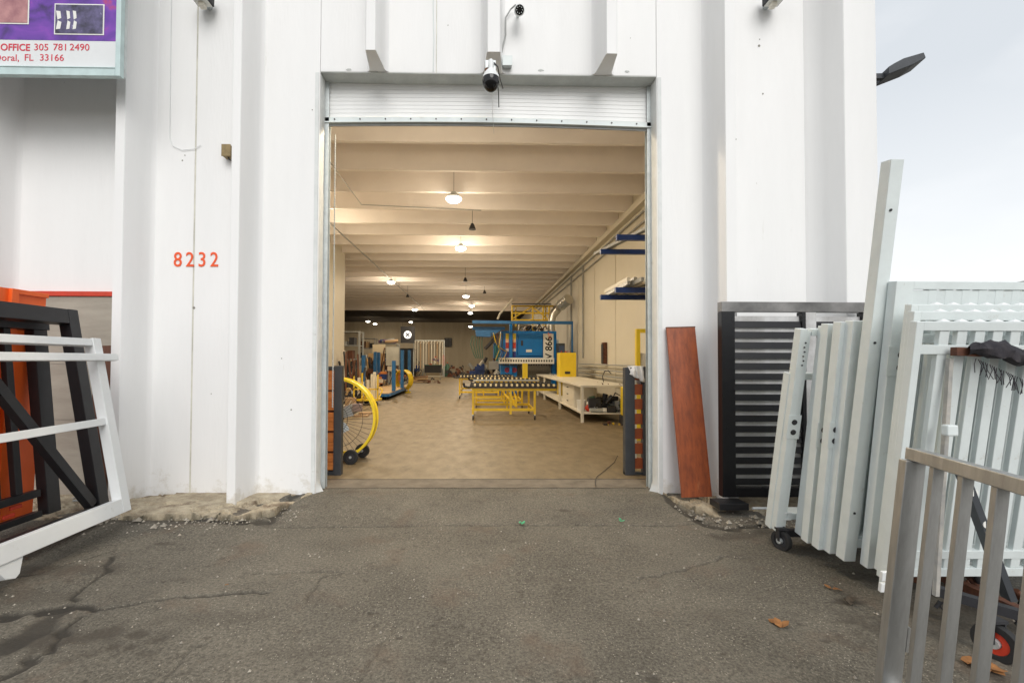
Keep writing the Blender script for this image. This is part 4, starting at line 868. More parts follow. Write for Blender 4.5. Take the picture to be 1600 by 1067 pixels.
mb = MB(); pr = [(742, 514), (785, 514), (776, 520), (765, 526), (744, 525)]; n_ = len(pr)
mb.add([(cx(a), .3, cz(b)) for a, b in pr] + [(cx(a), .7, cz(b)) for a, b in pr], [tuple(range(n_)), tuple(range(n_, 2 * n_))] + [(i, (i + 1) % n_, (i + 1) % n_ + n_, i + n_) for i in range(n_)]); mb.build('suction_hoist', BLUEC, cr_)
for k in range(5): MB().tube([(cx(738 + 4 * k), .5, cz(524)), (cx(735 + 4.5 * k), .5, cz(537)), (cx(740 + 3.5 * k), .5, cz(553)), (cx(744 + 2.5 * k), .5, cz(560))], .02, 5).build('hose', DGREEN, cr_)
MB().tube([(cx(779), .3, cz(521)), (cx(768), .3, cz(535)), (cx(758), .3, cz(545))], .07, 7).build('hoist_arm', DARK, cr_)
for k in range(7):
    x_ = cx(768 + 3 * k); MB().tube([(x_, .2, cz(520)), (x_ + .1 * sin(k), .0, cz(532 + 2 * k)), (x_ + .25, .2, cz(545 + k)), (x_ + .1, .3, cz(562))], .014, 5).build('cable', [DARK, YEL, DARK, RUST][k % 4], cr_)
for k in range(5): MB().tube([(ax(810 + 9 * k), .2, az(517)), (ax(814 + 9 * k), .0, az(511 - k % 2 * 3)), (ax(822 + 8 * k), .2, az(509)), (ax(826 + 8 * k), .5, az(516))], .02, 5).build('hose', [DARK, RUST, DUCT][k % 3], bmch)
MB().box(ax(870) + .005, ax(873), -.05, .3, 0, az(530)).build('side_post', GALV, bmch); MB().box(ax(784), ax(806), -.02, -.001, az(571), az(570)).build('trim_strip', DARK, bmch)
junk('glass_handling_head', 'tangle of dark mechanical fittings behind the farthest roller table', 'machinery', (A(757, 580, 21).x, 21.0, .0), [DARK, RUST, GREYM, DARK, CREAM, NAVY], 40, .75, .4, 1.9, 15)
junk('scrap_metal_rack', 'clutter of brown machine parts left of the blue machine', 'machinery', (A(772, 580, 22).x, 22.2, .0), [WOODD, GREYM, CARDB, RUST], 18, .35, .3, 1.7, 17)
gp_ = thing('teal_cabinet', 'teal glazed cabinet behind the crane hoist', 'cabinet', (A(771, 560, 24).x, 24, 0)); MB().box(0, .5, 0, .5, 0, 2.3).build('body', BLUEC, gp_); MB().box(.04, .46, -.02, -.001, 1.2, 2.2).build('window', mat('teal_glass', (.05, .22, .24), .15), gp_)
yc = thing('yellow_cabinet', 'plain yellow steel cabinet with red parts on top by the right wall', 'cabinet', (A(875, 585, 15.4).x, 15.4, 0))
wd_ = A(900, 0, 15.4).x - A(875, 0, 15.4).x
MB().box(0, wd_, 0, .6, .02, A(885, 551, 15.4).z).build('body', YELB, yc, bev=.01); MB().box(wd_ * .3, wd_ * .62, -.02, -.001, .95, 1.03).build('handle', DARK, yc)
zt_ = A(885, 551, 15.4).z; t_ = junk('red_fittings', 'red pipe fittings sitting on top of the yellow cabinet', 'fittings', (A(883, 0, 15.4).x + .02, 15.7, zt_ + .002), [RED, RED, DARK], 8, .2, .15, .13, 19)
t_ = thing('electric_cabinet', 'tall dark blue grey cabinet squeezed between the blue machine and yellow cabinet', 'cabinet', (A(872, 580, 18.5).x, 18.5, 0)); MB().box(0, .28, 0, .5, 0, 2.1).build('body', CHAR, t_); MB().box(.03, .25, -.015, -.001, .3, 2.0).build('door', mat('slate_blue_paint', (.05, .08, .16), .4), t_)

# ------------------------------------------------------------------ blue platform trolley
bt = thing('platform_trolley', 'blue platform trolley with plywood deck and tall blue posts', 'trolley', (0, 0, 0))
MB().box(-4.6, -3.1, 15.9, 20.9, .12, .22).build('chassis', BLUEC, bt, bev=.01); MB().box(-4.57, -3.13, 15.94, 20.86, .222, .25).build('deck', WOODP, bt)
for (px, X_, top) in ((616, -3.13, 1.37), (629, -3.13, 1.80), (640, -3.13, 1.84), (569, -4.55, 1.58), (587, -4.55, 1.75), (602, -4.55, 1.74)):
    Y_ = X_ * 711 / (px - 748); Y_ = min(Y_, 20.8); MB().bar((X_, Y_, .252), (X_, Y_, top), .125, .125).build('post', BLUEC, bt)
cw = None
for x_ in (-4.4, -3.3):
    for y_ in (16.3, 20.5):
        if cw is None: cw = MB().ring((0, 0, 0), (1, 0, 0), .06, .02, .05, 14).build('caster_wheel', RUB, bt); cw.location = (x_, y_, .06)
        else: share(cw, bt, (x_, y_, .06))
# yellow spool cart
p = G(572, 634, 0)
yc2 = thing('tube_cart', 'small yellow wheeled cart holding cream cardboard tubes in front of the blue trolley', 'cart', (p.x, p.y + .1, 0))
MB().box(-.42, .35, 0, .5, .14, .2).build('chassis', YEL, yc2); MB().bar((-.42, 0, .5), (.35, 0, .5), .04, .04).build('rail', YEL, yc2); MB().bar((.33, 0, .2), (.33, .0, .95), .04, .04).build('post', YEL, yc2); MB().bar((-.4, 0, .2), (-.4, .0, .9), .04, .04).build('post', YEL, yc2); MB().bar((-.15, 0, .2), (-.15, .0, 1.0), .04, .04).build('post', YEL, yc2)
for x_ in (-.38, .3): MB().ring((x_, .0, .07), (1, 0, 0), .07, .02, .04, 14).build('caster_wheel', RUB, yc2); MB().box(x_ - .03, x_ + .03, -.02, .04, .1, .14).build('caster_fork', GALV, yc2)
for k, (x_, h_) in enumerate(((-.3, .85), (-.2, .72), (-.02, .78), (.1, .95), (.18, 1.02), (.26, .9))): MB().cyl((x_, .2 + .03 * (k % 2), .202), (x_, .2 + .03 * (k % 2), h_), .05, 10).build('tube', CREAM, yc2)
junk('wrapped_glass_crates', 'low heap of pale wrapped crates behind the yellow fan', 'crates', (-3.35, 11.6, 0), [CARDB, GREYM, CREAM, mat('mauve_wrap', (.3, .24, .24), .6)], 14, .5, .3, .5, 23)

# ------------------------------------------------------------------ clutter of the rear hall
def shelf_unit(label, px0, px1, Y, top, mats, seed, n=4):
    x0 = A(px0, 0, Y).x; x1 = A(px1, 0, Y).x; t_ = thing('shelving_unit', label, 'shelves', (x0, Y, 0)); w_ = x1 - x0
    for x_ in (0, w_): MB().box(x_ - .04, x_ + .04, 0, .08, 0, top).build('upright', GREYM, t_)
    for x_ in (0, w_): MB().box(x_ - .04, x_ + .04, .8, .88, 0, top).build('upright', GREYM, t_)
    rr = random.Random(seed)
    for k in range(n):
        z = top * (k + 1) / n - .06; MB().box(.04, w_ - .04, .0, .88, z, z + .05).build('shelf', GREYM, t_)
    for k in range(n - 1):
        z = top * (k + 1) / n - .008; x_ = .1
        while x_ < w_ - .35:
            ww = rr.uniform(.15, .4); h_ = rr.uniform(.1, top / n * .7); m = rr.choice(mats); q = MB().box(x_, x_ + ww, .1, .6, z + .001, z + h_).build('carton', m, t_); x_ += ww + rr.uniform(.02, .15)
    return t_
shelf_unit('grey shelving with dark boxes beside the end of the left inner wall', 532, 566, 24, 2.9, [DARK, GREYM, CREAM, RUST], 3)
shelf_unit('dark shelving with purple rolls on top in the middle of the rear hall', 592, 625, 34, 2.6, [DARK, NAVY, GREYM], 4)
t_ = thing('fabric_rolls', 'purple and grey wrapped rolls lying on top of the dark shelving', 'rolls', (A(594, 0, 34).x, 34.3, 2.602))
for k in range(5): MB().cyl((.05 + .12 * k, -.1, .14 + .05 * (k % 2)), (.9 + .14 * k, .2, .14 + .08 * (k % 3)), .12, 8).build('roll', [PINK, NAVY, GREYM, PINK, CARDB][k], t_)
for (px0, py0, px1, py1, Y, m, lab) in ((582, 538, 602, 552, 23, mat('dull_cream_board', (.45, .38, .26), .7), 'cream board standing at the back of the workshop left of the white sheet'), (603, 542, 623, 571, 22.5, mat('dull_white_sheet', (.5, .49, .43), .7, var=.2), 'white protective sheet standing behind the blue trolley posts'), (575, 552, 600, 590, 22, WOODP, 'sheet of orange plywood standing behind the blue trolley')):
    a = A(px0, py1, Y); b_ = A(px1, py0, Y); t_ = thing('sheet_panel', lab, 'panel', (a.x, Y, 0)); MB().box(0, b_.x - a.x, 0, .04, max(a.z, .3), b_.z).build('panel', m, t_)
    for x_ in (.05, b_.x - a.x - .05): MB().box(x_ - .03, x_ + .03, .042, .1, 0, b_.z - .05).build('leg', WOODD, t_)
t_ = junk('blue_bag_heap', 'heap of dark blue and orange bags on the trolley behind the posts', 'bags', (-3.9, 20.2, .252), [NAVY, WOODO, DARK, CREAM, WOODP], 22, .6, .4, 1.1, 31)
junk('metal_offcuts', 'pile of dark steel offcuts beside the left inner wall end', 'offcuts', (-5.0, 20.6, 0), [DARK, RUST, GREYM, WOODP, DARK], 30, .6, .5, 1.5, 32)
junk('metal_offcuts', 'pile of black hoses and timber in front of the grey shelving', 'offcuts', (-4.9, 18.2, 0), [DARK, WOODP, RUST, BLACK], 22, .35, .4, .8, 33)
for (px, Y_, lab, hh, sd_) in ((552, 15.9, 'bundle of black tubes and bars leaning beside the left inner wall end', 1.7, 61), (583, 21.5, 'bundle of brown battens and bars standing behind the blue trolley', 2.0, 62)):
    t_ = thing('bar_bundle', lab, 'bars', (A(px, 0, Y_).x, Y_, 0)); rr = random.Random(sd_)
    for k in range(16): a_ = rr.uniform(-.35, .35); h_ = hh * rr.uniform(.6, 1); x_ = rr.uniform(-.35, .35); MB().bar((x_, rr.uniform(-.2, .2), 0), (x_ + a_, rr.uniform(0, .3), h_), .05, .05).build('bar', [DARK, BLACK, RUST, WOODD, GREYM, WOODP][k % (6 if sd_ == 62 else 4)], t_)
shelf_unit('tall dark storage rack with grey boxes in the rear hall beside the container', 566, 590, 36, 3.1, [DARK, GREYM, RUST, CARDB], 13)
shelf_unit('low rack with brown cartons behind the trolley tubes', 596, 612, 27, 1.5, [CARDB, WOODP, DARK, NAVY], 14, 2)
junk('trolley_motors', 'dark motors and hoses on the floor between fan and blue trolley', 'machinery', (-3.9, 14.6, 0), [DARK, GREYM, BLACK, YEL, DARK, WOODP], 30, .55, .4, .8, 63)
junk('rear_scrap', 'scattered dark scrap on the floor in front of the rear pillar', 'scrap', (A(676, 0, 27).x, 27.5, 0), [DARK, RUST, WOODD], 14, .5, .3, .35, 64)
junk('hoist_fittings', 'dark fittings and cables hanging under the crane beams by the platform', 'fittings', (A(838, 0, 19.6).x, 19.5, 2.66), [DARK, RUST, DUCT, YEL, DARK], 26, .75, .2, .35, 65)
sgx = thing('round_sign', 'black board bearing a white disc with a black X near the rear of the hall', 'sign', (A(637, 523, 35.8).x, 35.8, A(637, 523, 35.8).z))
MB().box(-.55, .55, 0, .06, -.65, .65).build('board', DARK, sgx)
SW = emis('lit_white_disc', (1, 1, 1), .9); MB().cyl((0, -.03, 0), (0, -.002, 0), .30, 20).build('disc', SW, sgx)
for s in (-1, 1): MB().bar((-.16, -.04, -.16 * s), (.16, -.04, .16 * s), .09, .012, up=(0, 1, 0)).build('cross_bar', BLKT, sgx)
for x_ in (-.4, .4): MB().bar((x_, .04, .65), (x_, .04, 5.2 - A(637, 523, 35.8).z), .02, .02).build('hanger', DARK, sgx)
t_ = thing('dark_container', 'large dark blue grey container block in the rear hall behind the round sign', 'container', (A(590, 0, 40).x, 40, 0)); MB().box(0, 3.3, 0, 2.5, 0, 2.4).build('body', CHAR, t_)
for k in range(9): MB().box(.1 + .36 * k, .2 + .36 * k, -.03, -.001, .1, 2.3).build('rib', CHAR, t_)
t_ = thing('garment_rack', 'wide steel rack with hanging pale strips near the rear wall', 'rack', (A(650, 0, 36.5).x, 36.5, 0)); wr = A(697, 0, 36.5).x - A(650, 0, 36.5).x; hr = A(670, 532, 36.5).z
for x_ in (0, wr): MB().bar((x_, 0, 0), (x_, 0, hr), .06, .06).build('post', GALV, t_)
MB().bar((-.05, 0, hr), (wr + .05, 0, hr), .06, .06).build('top_rail', GALV, t_)
for k in range(11): x_ = .12 + k * (wr - .24) / 10; MB().box(x_ - .03, x_ + .03, -.02, .02, .7, hr - .03).build('strip', [CREAM, IWALLD, CARDB][k % 3], t_)
for k in range(8): x_ = .3 + k * .26; MB().bar((x_, -.08, hr - .25), (x_ + .15, -.08, hr - .02), .05, .03).build('hook_plate', CREAM, t_)
t_ = thing('wall_television', 'black square screen on the rear wall right of the steel rack', 'screen', (A(697, 0, 48).x, 48.1, A(700, 542, 48).z)); MB().box(0, .8, -.02, .08, 0, .95).build('screen', GLBLK, t_, bev=.02); MB().box(.3, .5, .082, .1, .3, .6).build('bracket', DARK, t_)
t_ = thing('packing_table', 'low dark table with covered goods in front of the steel rack', 'table', (A(667, 0, 32).x, 32, 0)); MB().box(0, 1.15, 0, .8, .5, 1.0).build('crate_body', DARK, t_); MB().box(-.02, 1.17, -.02, .82, 1.003, 1.05).build('table_top', DGREEN, t_); MB().bar((-.05, 0, .25), (1.3, 0, .25), .06, .06).build('rail', CREAM, t_)
for x_ in (.05, 1.1): MB().bar((x_, .1, 0), (x_, .1, .5), .06, .06).build('leg', GREYM, t_)
junk('covered_goods', 'pinkish wrapped goods piled on the low dark table', 'goods', (A(682, 0, 32).x, 32.3, 1.052), [PINK, CREAM, RED, CARDB], 12, .3, .2, .85, 37)
pl = thing('plank_pile', 'pile of short brown planks lying on the floor before the rear rack', 'planks', (A(655, 0, 28).x, 28, 0)); rr = random.Random(4)
for k in range(12): a_ = rr.uniform(-.5, .5); z = .04 + .055 * (k // 2); MB().bar((-.6 * cos(a_) , -.6 * sin(a_), z), (.6 * cos(a_) + .1, .6 * sin(a_), z + rr.uniform(0, .12)), .14, .04).build('plank', [WOODP, CARDB, WOODD][k % 3], pl)
t_ = thing('gas_bottle', 'green gas bottle near the rear wall below the screen', 'bottle', (A(702, 0, 38).x, 38, 0)); MB().tube([(0, 0, 0), (0, 0, .8), (0, 0, 1.0), (0, 0, 1.1)], [.22, .22, .14, .05], 12).build('cylinder', DGREEN, t_, smooth=True); MB().cyl((0, 0, 1.1), (0, 0, 1.2), .04, 8).build('valve', RED, t_)
t_ = thing('red_extinguisher', 'red extinguisher standing above the green bottle beside the rear pillar', 'extinguisher', (A(696, 0, 40).x, 40, .0)); MB().tube([(0, 0, .9), (0, 0, 1.7), (0, 0, 1.85)], [.14, .14, .04], 10).build('cylinder', RED, t_, smooth=True); MB().box(-.15, .15, -.15, .15, 0, .89).build('stand', GREYM, t_)
for k, (px, Y_, lab) in enumerate(((712, 37, 'heap of dark tyres and reels below the screen'), (722, 39, 'dark reels and brown bars heaped near the rear wall'))): junk('reel_heap', lab, 'reels', (A(px, 0, Y_).x, Y_, 0), [DARK, RUST, DARK, WOODD], 16, .7, .3, 1.2, 41 + k)
junk('rear_goods', 'mixed dark goods stacked along the rear wall left of the steel rack', 'goods', (A(640, 0, 42).x, 42, 0), [DARK, NAVY, GREYM, CARDB], 24, 1.0, .5, 2.0, 51)
junk('rear_goods', 'mixed grey goods stacked in the far left corner of the rear hall', 'goods', (A(570, 0, 34).x, 34, 0), [DARK, CREAM, GREYM, CARDB], 24, 1.1, .5, 2.2, 52)

# ------------------------------------------------------------------ right outside group
bd = thing('timber_board', 'reddish brown stained board leaning on the wall right of the doorway', 'board')
O = A(1065, 777, 4.62); T_ = A(1041, 513, 4.86); Rr = A(1112, 777, 4.62)
u = (Rr - O); frame_up(bd, O, u, T_ - O) 
MB().box(0, u.length, -.012, .012, 0, (T_ - O).length).build('board_sheet', WOODR, bd, bev=.002)
MB().box(-.002, u.length + .002, -.014, .014, (T_ - O).length, (T_ - O).length + .012).build('edge_strip', WOODD, bd)

lg = thing('louvre_gate', 'black double bay louvred gate standing against the wall right of the brown board', 'gate', (0, 4.42, 0))
lx0, lx1 = A(1125, 600, 4.42).x, 3.86; lz1 = A(1125, 472, 4.42).z; lzb = A(1130, 775, 4.42).z; xm = A(1250, 600, 4.42).x
MB().box(lx0, lx0 + .13, -.04, .04, lzb, lz1 - .1).build('stile', GLBLK, lg, bev=.003)
MB().box(xm, xm + .035, -.04, .04, lzb, lz1 - .1).build('stile', GLBLK, lg, bev=.003)
ALUD = mat('bare_grey_aluminium', (.66, .66, .66), .4, .25, c2=(.38, .37, .36), vscale=4)
MB().box(xm + .037, xm + .14, -.04, .04, lzb, lz1 - .1).build('stile', ALUD, lg, bev=.003)
MB().box(lx0, lx1, -.04, .04, lz1 - .098, lz1).build('top_rail', mat('dull_dark_aluminium', (.34, .33, .32), .35, .6, c2=(.07, .07, .07), vscale=1.6), lg, bev=.003); MB().box(lx0 + .132, lx1, -.038, .038, lzb, lzb + .09).build('bottom_rail', GLBLK, lg, bev=.003)
MB().box(lx1 - .1, lx1, -.04, .04, lzb + .092, lz1 - .1).build('stile', GLBLK, lg, bev=.003)
def slat(x0, x1, m):
    return MB().add([(x0, -.03, 0), (x1, -.03, 0), (x1, -.02, .062), (x0, -.02, .062), (x0, -.026, 0), (x1, -.026, 0), (x1, -.016, .062), (x0, -.016, .062)], [(0, 1, 2, 3), (4, 7, 6, 5), (0, 4, 5, 1), (1, 5, 6, 2), (2, 6, 7, 3), (3, 7, 4, 0)]).build('louvre', m, lg)
z = lzb + .115; s1 = s2 = None; sp_ = .1018
while z < lz1 - .15:
    if s1 is None:
        e1 = MB().box(lx0 + .131, xm - .001, .0, .012, .05, .115).build('bright_gap_strip', ALUD, lg); e1.location = (0, 0, z); e2 = MB().box(xm + .141, lx1 - .101, .0, .012, .055, .112).build('bright_gap_strip', ALUD, lg); e2.location = (0, 0, z); s1 = slat(lx0 + .131, xm - .001, GLBLK); s1.location = (0, 0, z); s2 = slat(xm + .141, lx1 - .101, GLBLK); s2.location = (0, 0, z)  # pale strips added behind the slats so the gaps read bright
    else:
        share(s1, lg, (0, 0, z)); share(s2, lg, (0, 0, z)); share(e1, lg, (0, 0, z)); share(e2, lg, (0, 0, z))
    z += sp_
t_ = MB().box(-.13, .15, -.11, .08, 0, .06).build('support_block', BLACK, bev=.004); t_.location = (lx0 + .05, 4.40, .006); tag(t_, 'flat black block under the left foot of the louvred gate', 'block')
t_ = MB().cyl((-.25, 0, .012), (.35, 0, .012), .012, 8).build('white_pipe', WHITEP); t_.location = (2.85, 4.3, .01); tag(t_, 'short white pipe lying on the right ledge', 'pipe')

# stack of white gates leaning on an A-frame cart
LEAN = 8.2
def gate(label, X, D, z0, H, st_w, W=1.25, m=WHITEG, pickets=True, plate=None, dep=.05, lean=LEAN, gap=.105, pw=.05, rails=(0.1,), lock=None, inner=False, rails_top=True):
    g = thing('white_metal_gate', label, 'gate', (X, D, z0), 0, 'white metal gates stacked on the cart'); g.rotation_euler = (radians(lean), 0, 0)
    MB().box(0, st_w, -dep / 2, dep / 2, 0, H).build('stile', m, g, bev=.003); MB().box(W - st_w, W, -dep / 2, dep / 2, 0, H).build('stile', m, g, bev=.003)
    if inner: MB().box(st_w + .002, st_w + .03, -dep / 2 + .012, dep / 2, 0.02, H - .02).build('inner_channel', m, g, bev=.002)
    for r_ in rails: MB().box(st_w + (.032 if inner else .001), W - st_w - .001, -dep / 2 + .004, dep / 2 - .004, r_, r_ + .05).build('rail', m, g, bev=.002)
    if rails_top: MB().box(st_w + (.032 if inner else .001), W - st_w - .001, -dep / 2 + .002, dep / 2 - .002, H - .05, H).build('rail', m, g, bev=.003)
    if pickets:
        x_ = st_w + gap; pk = None
        while x_ < W - st_w - .06:
            if pk is None: pk = MB().box(0, pw, -dep / 2 + .008, dep / 2 - .008, rails[0] + .051, H - .051).build('picket', m, g, bev=.003); pk.location = (x_, 0, 0)
            else: share(pk, g, (x_, 0, 0))
            x_ += gap
    if lock:
        for zl in lock:
            MB().box(-.012, st_w + .03, -dep / 2 - .006, -dep / 2 - .001, zl, zl + .19).build('lock_plate', m, g, bev=.002)
            for k in (0, 1): MB().cyl((st_w * .62, -dep / 2 - .01, zl + .055 + .08 * k), (st_w * .62, -dep / 2 - .0065, zl + .055 + .08 * k), .021 if k == 0 else .021, 14).build('lock_hole', DARK, g)
    return g
def gx(px, py, z): p = G(px, py, z); return p.x, p.y
zc_ = .06
specs = [((1199, 822), 580, .04, 1.2, None, 'farthest and shortest white gate of the stack beside the black louvred gate'),
         ((1207, 826), 512, .058, 1.6, [.78], 'second white gate from the wall with a round hole lock plate on its stile'),
         ((1246, 834), 509, .055, 1.6, None, 'third white gate from the wall in the stack'),
         ((1256, 845), 506, .06, 1.6, [.74], 'fourth white gate from the wall with small lock holes'),
         ((1273, 855), 503, .055, 1.6, [.76], 'fifth white gate from the wall touching the tall one'),
         ((1290, 861), 501, .06, 1.6, None, 'white gate directly behind the tallest one')]
for (fx, fy), ty, sw, H, lk, lab in specs:
    x_, y_ = gx(fx, fy, zc_); d_top = y_ - math.tan(radians(LEAN)) * 1.6; H = (A(1300, ty, d_top).z - zc_) / cos(radians(LEAN))
    gate(lab, x_, y_, zc_, H, sw, lock=lk, inner=(lab.startswith('second')), dep=.07, pickets=not lab[:3] in ('far', 'sec', 'thi'), lean=LEAN + (3 if lab[:3] in ('far', 'sec') else 1.5 if lab[:3] == 'thi' else 0))
x_, y_ = gx(1312, 872, zc_); gate('tallest white gate with wide stiles rising well above the rest', x_, y_, zc_, 2.62, .08, W=1.35, m=WHITEG, dep=.075, pickets=False, rails=(.1, 1.72, ), lean=8.8, rails_top=False)
x_, y_ = gx(1349, 884, zc_); gz_ = gate('white gate with broad top plate in front of the tallest one', x_, y_, zc_, 1.87, .11, W=1.7, m=WHITEG, dep=.06, pickets=True, rails=(.1, 1.57), lock=[1.28], lean=7.5)
MB().box(.112, 1.58, -.02, .02, 1.63, 1.815).build('top_plate', WHITEG, gz_)
for k, (X_, D_, H_, lab) in enumerate(((2.52, 2.86, 1.65, 'white picket gate third from the front of the stack with stepped top edge'), (2.455, 2.77, 1.60, 'white picket gate second from the front of the stack'), (2.39, 2.68, 1.535, 'front white picket gate seen through the aluminium gate'))):
    g_ = gate(lab, X_, D_, .10, H_ + .02, .042, W=1.9, dep=.045, pickets=True, rails=(.06, .17 + .0 * k, H_ - .16), gap=.10, pw=.055)
    pc = None
    for j in range(18):
        x_ = .042 + .1 + .1 * j
        if x_ > 1.8: break
        if pc is None: pc = MB().add([(0, -.016, 0), (.055, -.016, 0), (.055, .016, 0), (0, .016, 0), (.0275, -.0, .014)], [(0, 1, 4), (1, 2, 4), (2, 3, 4), (3, 0, 4), (3, 2, 1, 0)]).build('picket_cap', WHITEP, g_); pc.location = (x_, 0, H_ + .021)
        else: share(pc, g_, (x_, 0, H_ + .021))
    if k == 2:
        for zl in (.0, .07): MB().box(-.045, .045, -.045, -.024, zl - .02, zl + .035).build('hinge', WHITEP, g_, bev=.003)
for k in range(6): MB().cyl((.04 + .006 * (k % 2), -.042, 1.36 + .034 * k), (.04 + .006 * (k % 2), -.037, 1.36 + .034 * k), .006, 8).build('keeper_hole', DARK, [x for x in bpy.data.objects if x.get('label', '').startswith('second white gate')][0])
tg = [x for x in bpy.data.objects if x.get('label', '').startswith('tallest white gate')][0]
for z_ in (.35, 1.5, 2.32): MB().cyl((.03, -.044, z_), (.03, -.039, z_), .008, 8).build('screw_hole', DARK, tg)
for x_ in [x for x in bpy.data.objects if x.get('category') == 'gate' and x.name.startswith('white_metal_gate')]:
    for z_ in (.1, .155): MB().bar((.05, -.03, z_), (.12, -.03, z_), .007, .007).build('weld_bead', WHITEP, x_)
# A-frame cart
ct = thing('a_frame_cart', 'rusty dark A-frame cart with casters carrying the white gates', 'cart')
MB().bar((2.45, 3.7, .02), (3.2, 3.7, .02), .06, .05).build('base_bar', DARK, ct); MB().bar((3.0, 3.68, .02), (3.05, 2.3, .02), .05, .05).build('base_bar', RUST, ct)
pb = A(1447, 917, 2.62); pe = A(1600, 962, 2.35); MB().bar(pb, pe + (pe - pb) * .4, .05, .05).build('base_bar', DARK, ct)
s0, s1_ = A(1505, 745, 2.45), A(1577, 935, 2.4); d_ = s1_ - s0; MB().bar(s0 - d_ * .1, s1_, .065, .03).build('strut', CHAR, ct)
for f_ in (.12, .38): q = s0 + d_ * f_; MB().cyl(q + Vector((0, -.02, .0)), q + Vector((0, -.032, 0)), .02, 12).build('strut_hole', PAPER, ct)
t0, t1 = A(1490, 549, 2.42), A(1600, 553, 2.42); MB().bar(t0, t1 + (t1 - t0) * .8, .035, .045).build('top_bar', RUST, ct)
MB().bar(A(1484, 560, 2.45), A(1462, 930, 2.52), .022, .022).build('upright', mat('tan_scraped_steel', (.5, .47, .42), .5, c2=(.30, .30, .29), vscale=12), ct)
p = A(1484, 672, 2.42); MB().box(-.03, .03, -.02, .02, -.03, .03).build('clamp', WHITEG, ct, bev=.008).location = p
def caster(px, py, D, r, hubm, lab=None):
    c = A(px, py, D); w_ = MB().ring((0, 0, 0), (1, .35, 0), r, r * .62, .04, 28).build('caster_wheel', RUB, ct, bev=.004); w_.location = c
    MB().ring((0, 0, 0), (1, .35, 0), r * .62, r * .3, .028, 20).build('rim', hubm, w_); MB().cyl((-.03, -.01, 0), (.03, .01, 0), r * .28, 10).build('hub', GALV, w_)
    f_ = MB(); f_.bar(c + Vector((-.03, 0, 0)), c + Vector((-.03, 0, r * 1.15)), .008, .04); f_.bar(c + Vector((.03, 0, 0)), c + Vector((.03, 0, r * 1.15)), .008, .04); f_.bar(c + Vector((-.04, 0, r * 1.2)), c + Vector((.04, 0, r * 1.2)), .05, .015)
    f_.build('caster_fork', DARK, ct)
caster(1221, 844, 3.62, .078, DARK); caster(1556, 1003, 2.3, .092, RED)
# oily rag on the bar
n = 26; vs = []; fs = []
for i in range(n + 1):
    for j in range(9):
        f_ = i / n; c_ = A(1510 + 150 * f_, 546 + 26 * max(0, f_ - .3) / .7 * (1.3 if f_ > .4 else 1), 2.40)
        a_ = 2 * pi * j / 8; r_ = .028 + .030 * sin(pi * min(1, f_ * 1.4)) + .045 * fbm(f_ * 11, j * 1.7, 1.1, 3, 5)
        vs.append((c_.x + .012 * cos(a_), c_.y + r_ * cos(a_) * .8 - .01, c_.z + r_ * sin(a_) * .9 + .01 * fbm(f_ * 9, 2, 1, 2, 9)))
for i in range(n):
    for j in range(8): q = i * 9 + j; fs.append((q, q + 1, q + 10, q + 9))
mb = MB().add(vs, fs)
for k in range(22): q = A(1525 + 3.6 * k, 560 + 1.6 * k, 2.36); mb.tube([q, q + Vector((.01 * R.uniform(-1, 2), 0, -.03)), q + Vector((.02 * R.uniform(-1, 2), .0, -.07 - .02 * R.random()))], .0025, 4)
rg = mb.build('oily_rag', RAG, smooth=True); tag(rg, 'dark frayed rag wound round the rusty top bar of the cart', 'rag')

# aluminium gate in the foreground
ag = thing('aluminium_gate', 'bare aluminium barred gate in the right foreground in front of the white gates', 'gate')
O = A(1386, 1078, 1.93); T_ = A(1421, 698, 1.93); frame_at(ag, O, (-.25, -1, 0), T_ - O); H5 = (T_ - O).length
MB().box(0, .05, -.05, .02, 0, H5 - .052).build('stile', ALU, ag, bev=.003); MB().box(.0, .05, .0205, .03, .2, .3).build('hinge_tab', ALU, ag)
MB().box(0, 1.5, -.03, .03, H5 - .05, H5).build('top_rail', ALU, ag, bev=.003); MB().box(.052, 1.5, -.03, .03, .0, .05).build('bottom_rail', ALU, ag, bev=.003)
bar0 = None
for k in range(12):
    x_ = .128 + .143 * k
    if x_ > 1.45: break
    if bar0 is None: bar0 = MB().box(0, .026, -.018, .018, .051, H5 - .051).build('bar', ALU, ag, bev=.002); bar0.location = (x_, 0, 0)
    else: share(bar0, ag, (x_, 0, 0))

# junk heaped on the ground inside the cart and a far neighbour
junk('cart_scrap', 'dark rusty scrap and rags on the ground beneath the A-frame cart', 'scrap', (3.15, 2.85, -.05), [RUST, DARK, WOODD, BLACK, DARK], 26, .45, .35, .10, 71, mn=.3)
nb = thing('neighbour_building', 'grey roof of a neighbouring building just showing above the white gates', 'building', (51, 40, -.08))
MB().box(0, 40, 0, 3.4, 0, 8.95).build('wall', IWALLD, nb); MB().add([(-.6, -.6, 8.955), (41, -.6, 8.955), (41, 4, 8.955), (-.6, 4, 8.955), (3, 1.7, 9.5), (38, 1.7, 9.5)], [(0, 1, 5, 4), (1, 2, 5), (2, 3, 4, 5), (3, 0, 4), (3, 2, 1, 0)]).build('roof', GREYM, nb)
for k in range(7): MB().box(2 + 5 * k, 4 + 5 * k, -.05, -.001, 1.2, 3.2).build('window', GLBLK, nb)
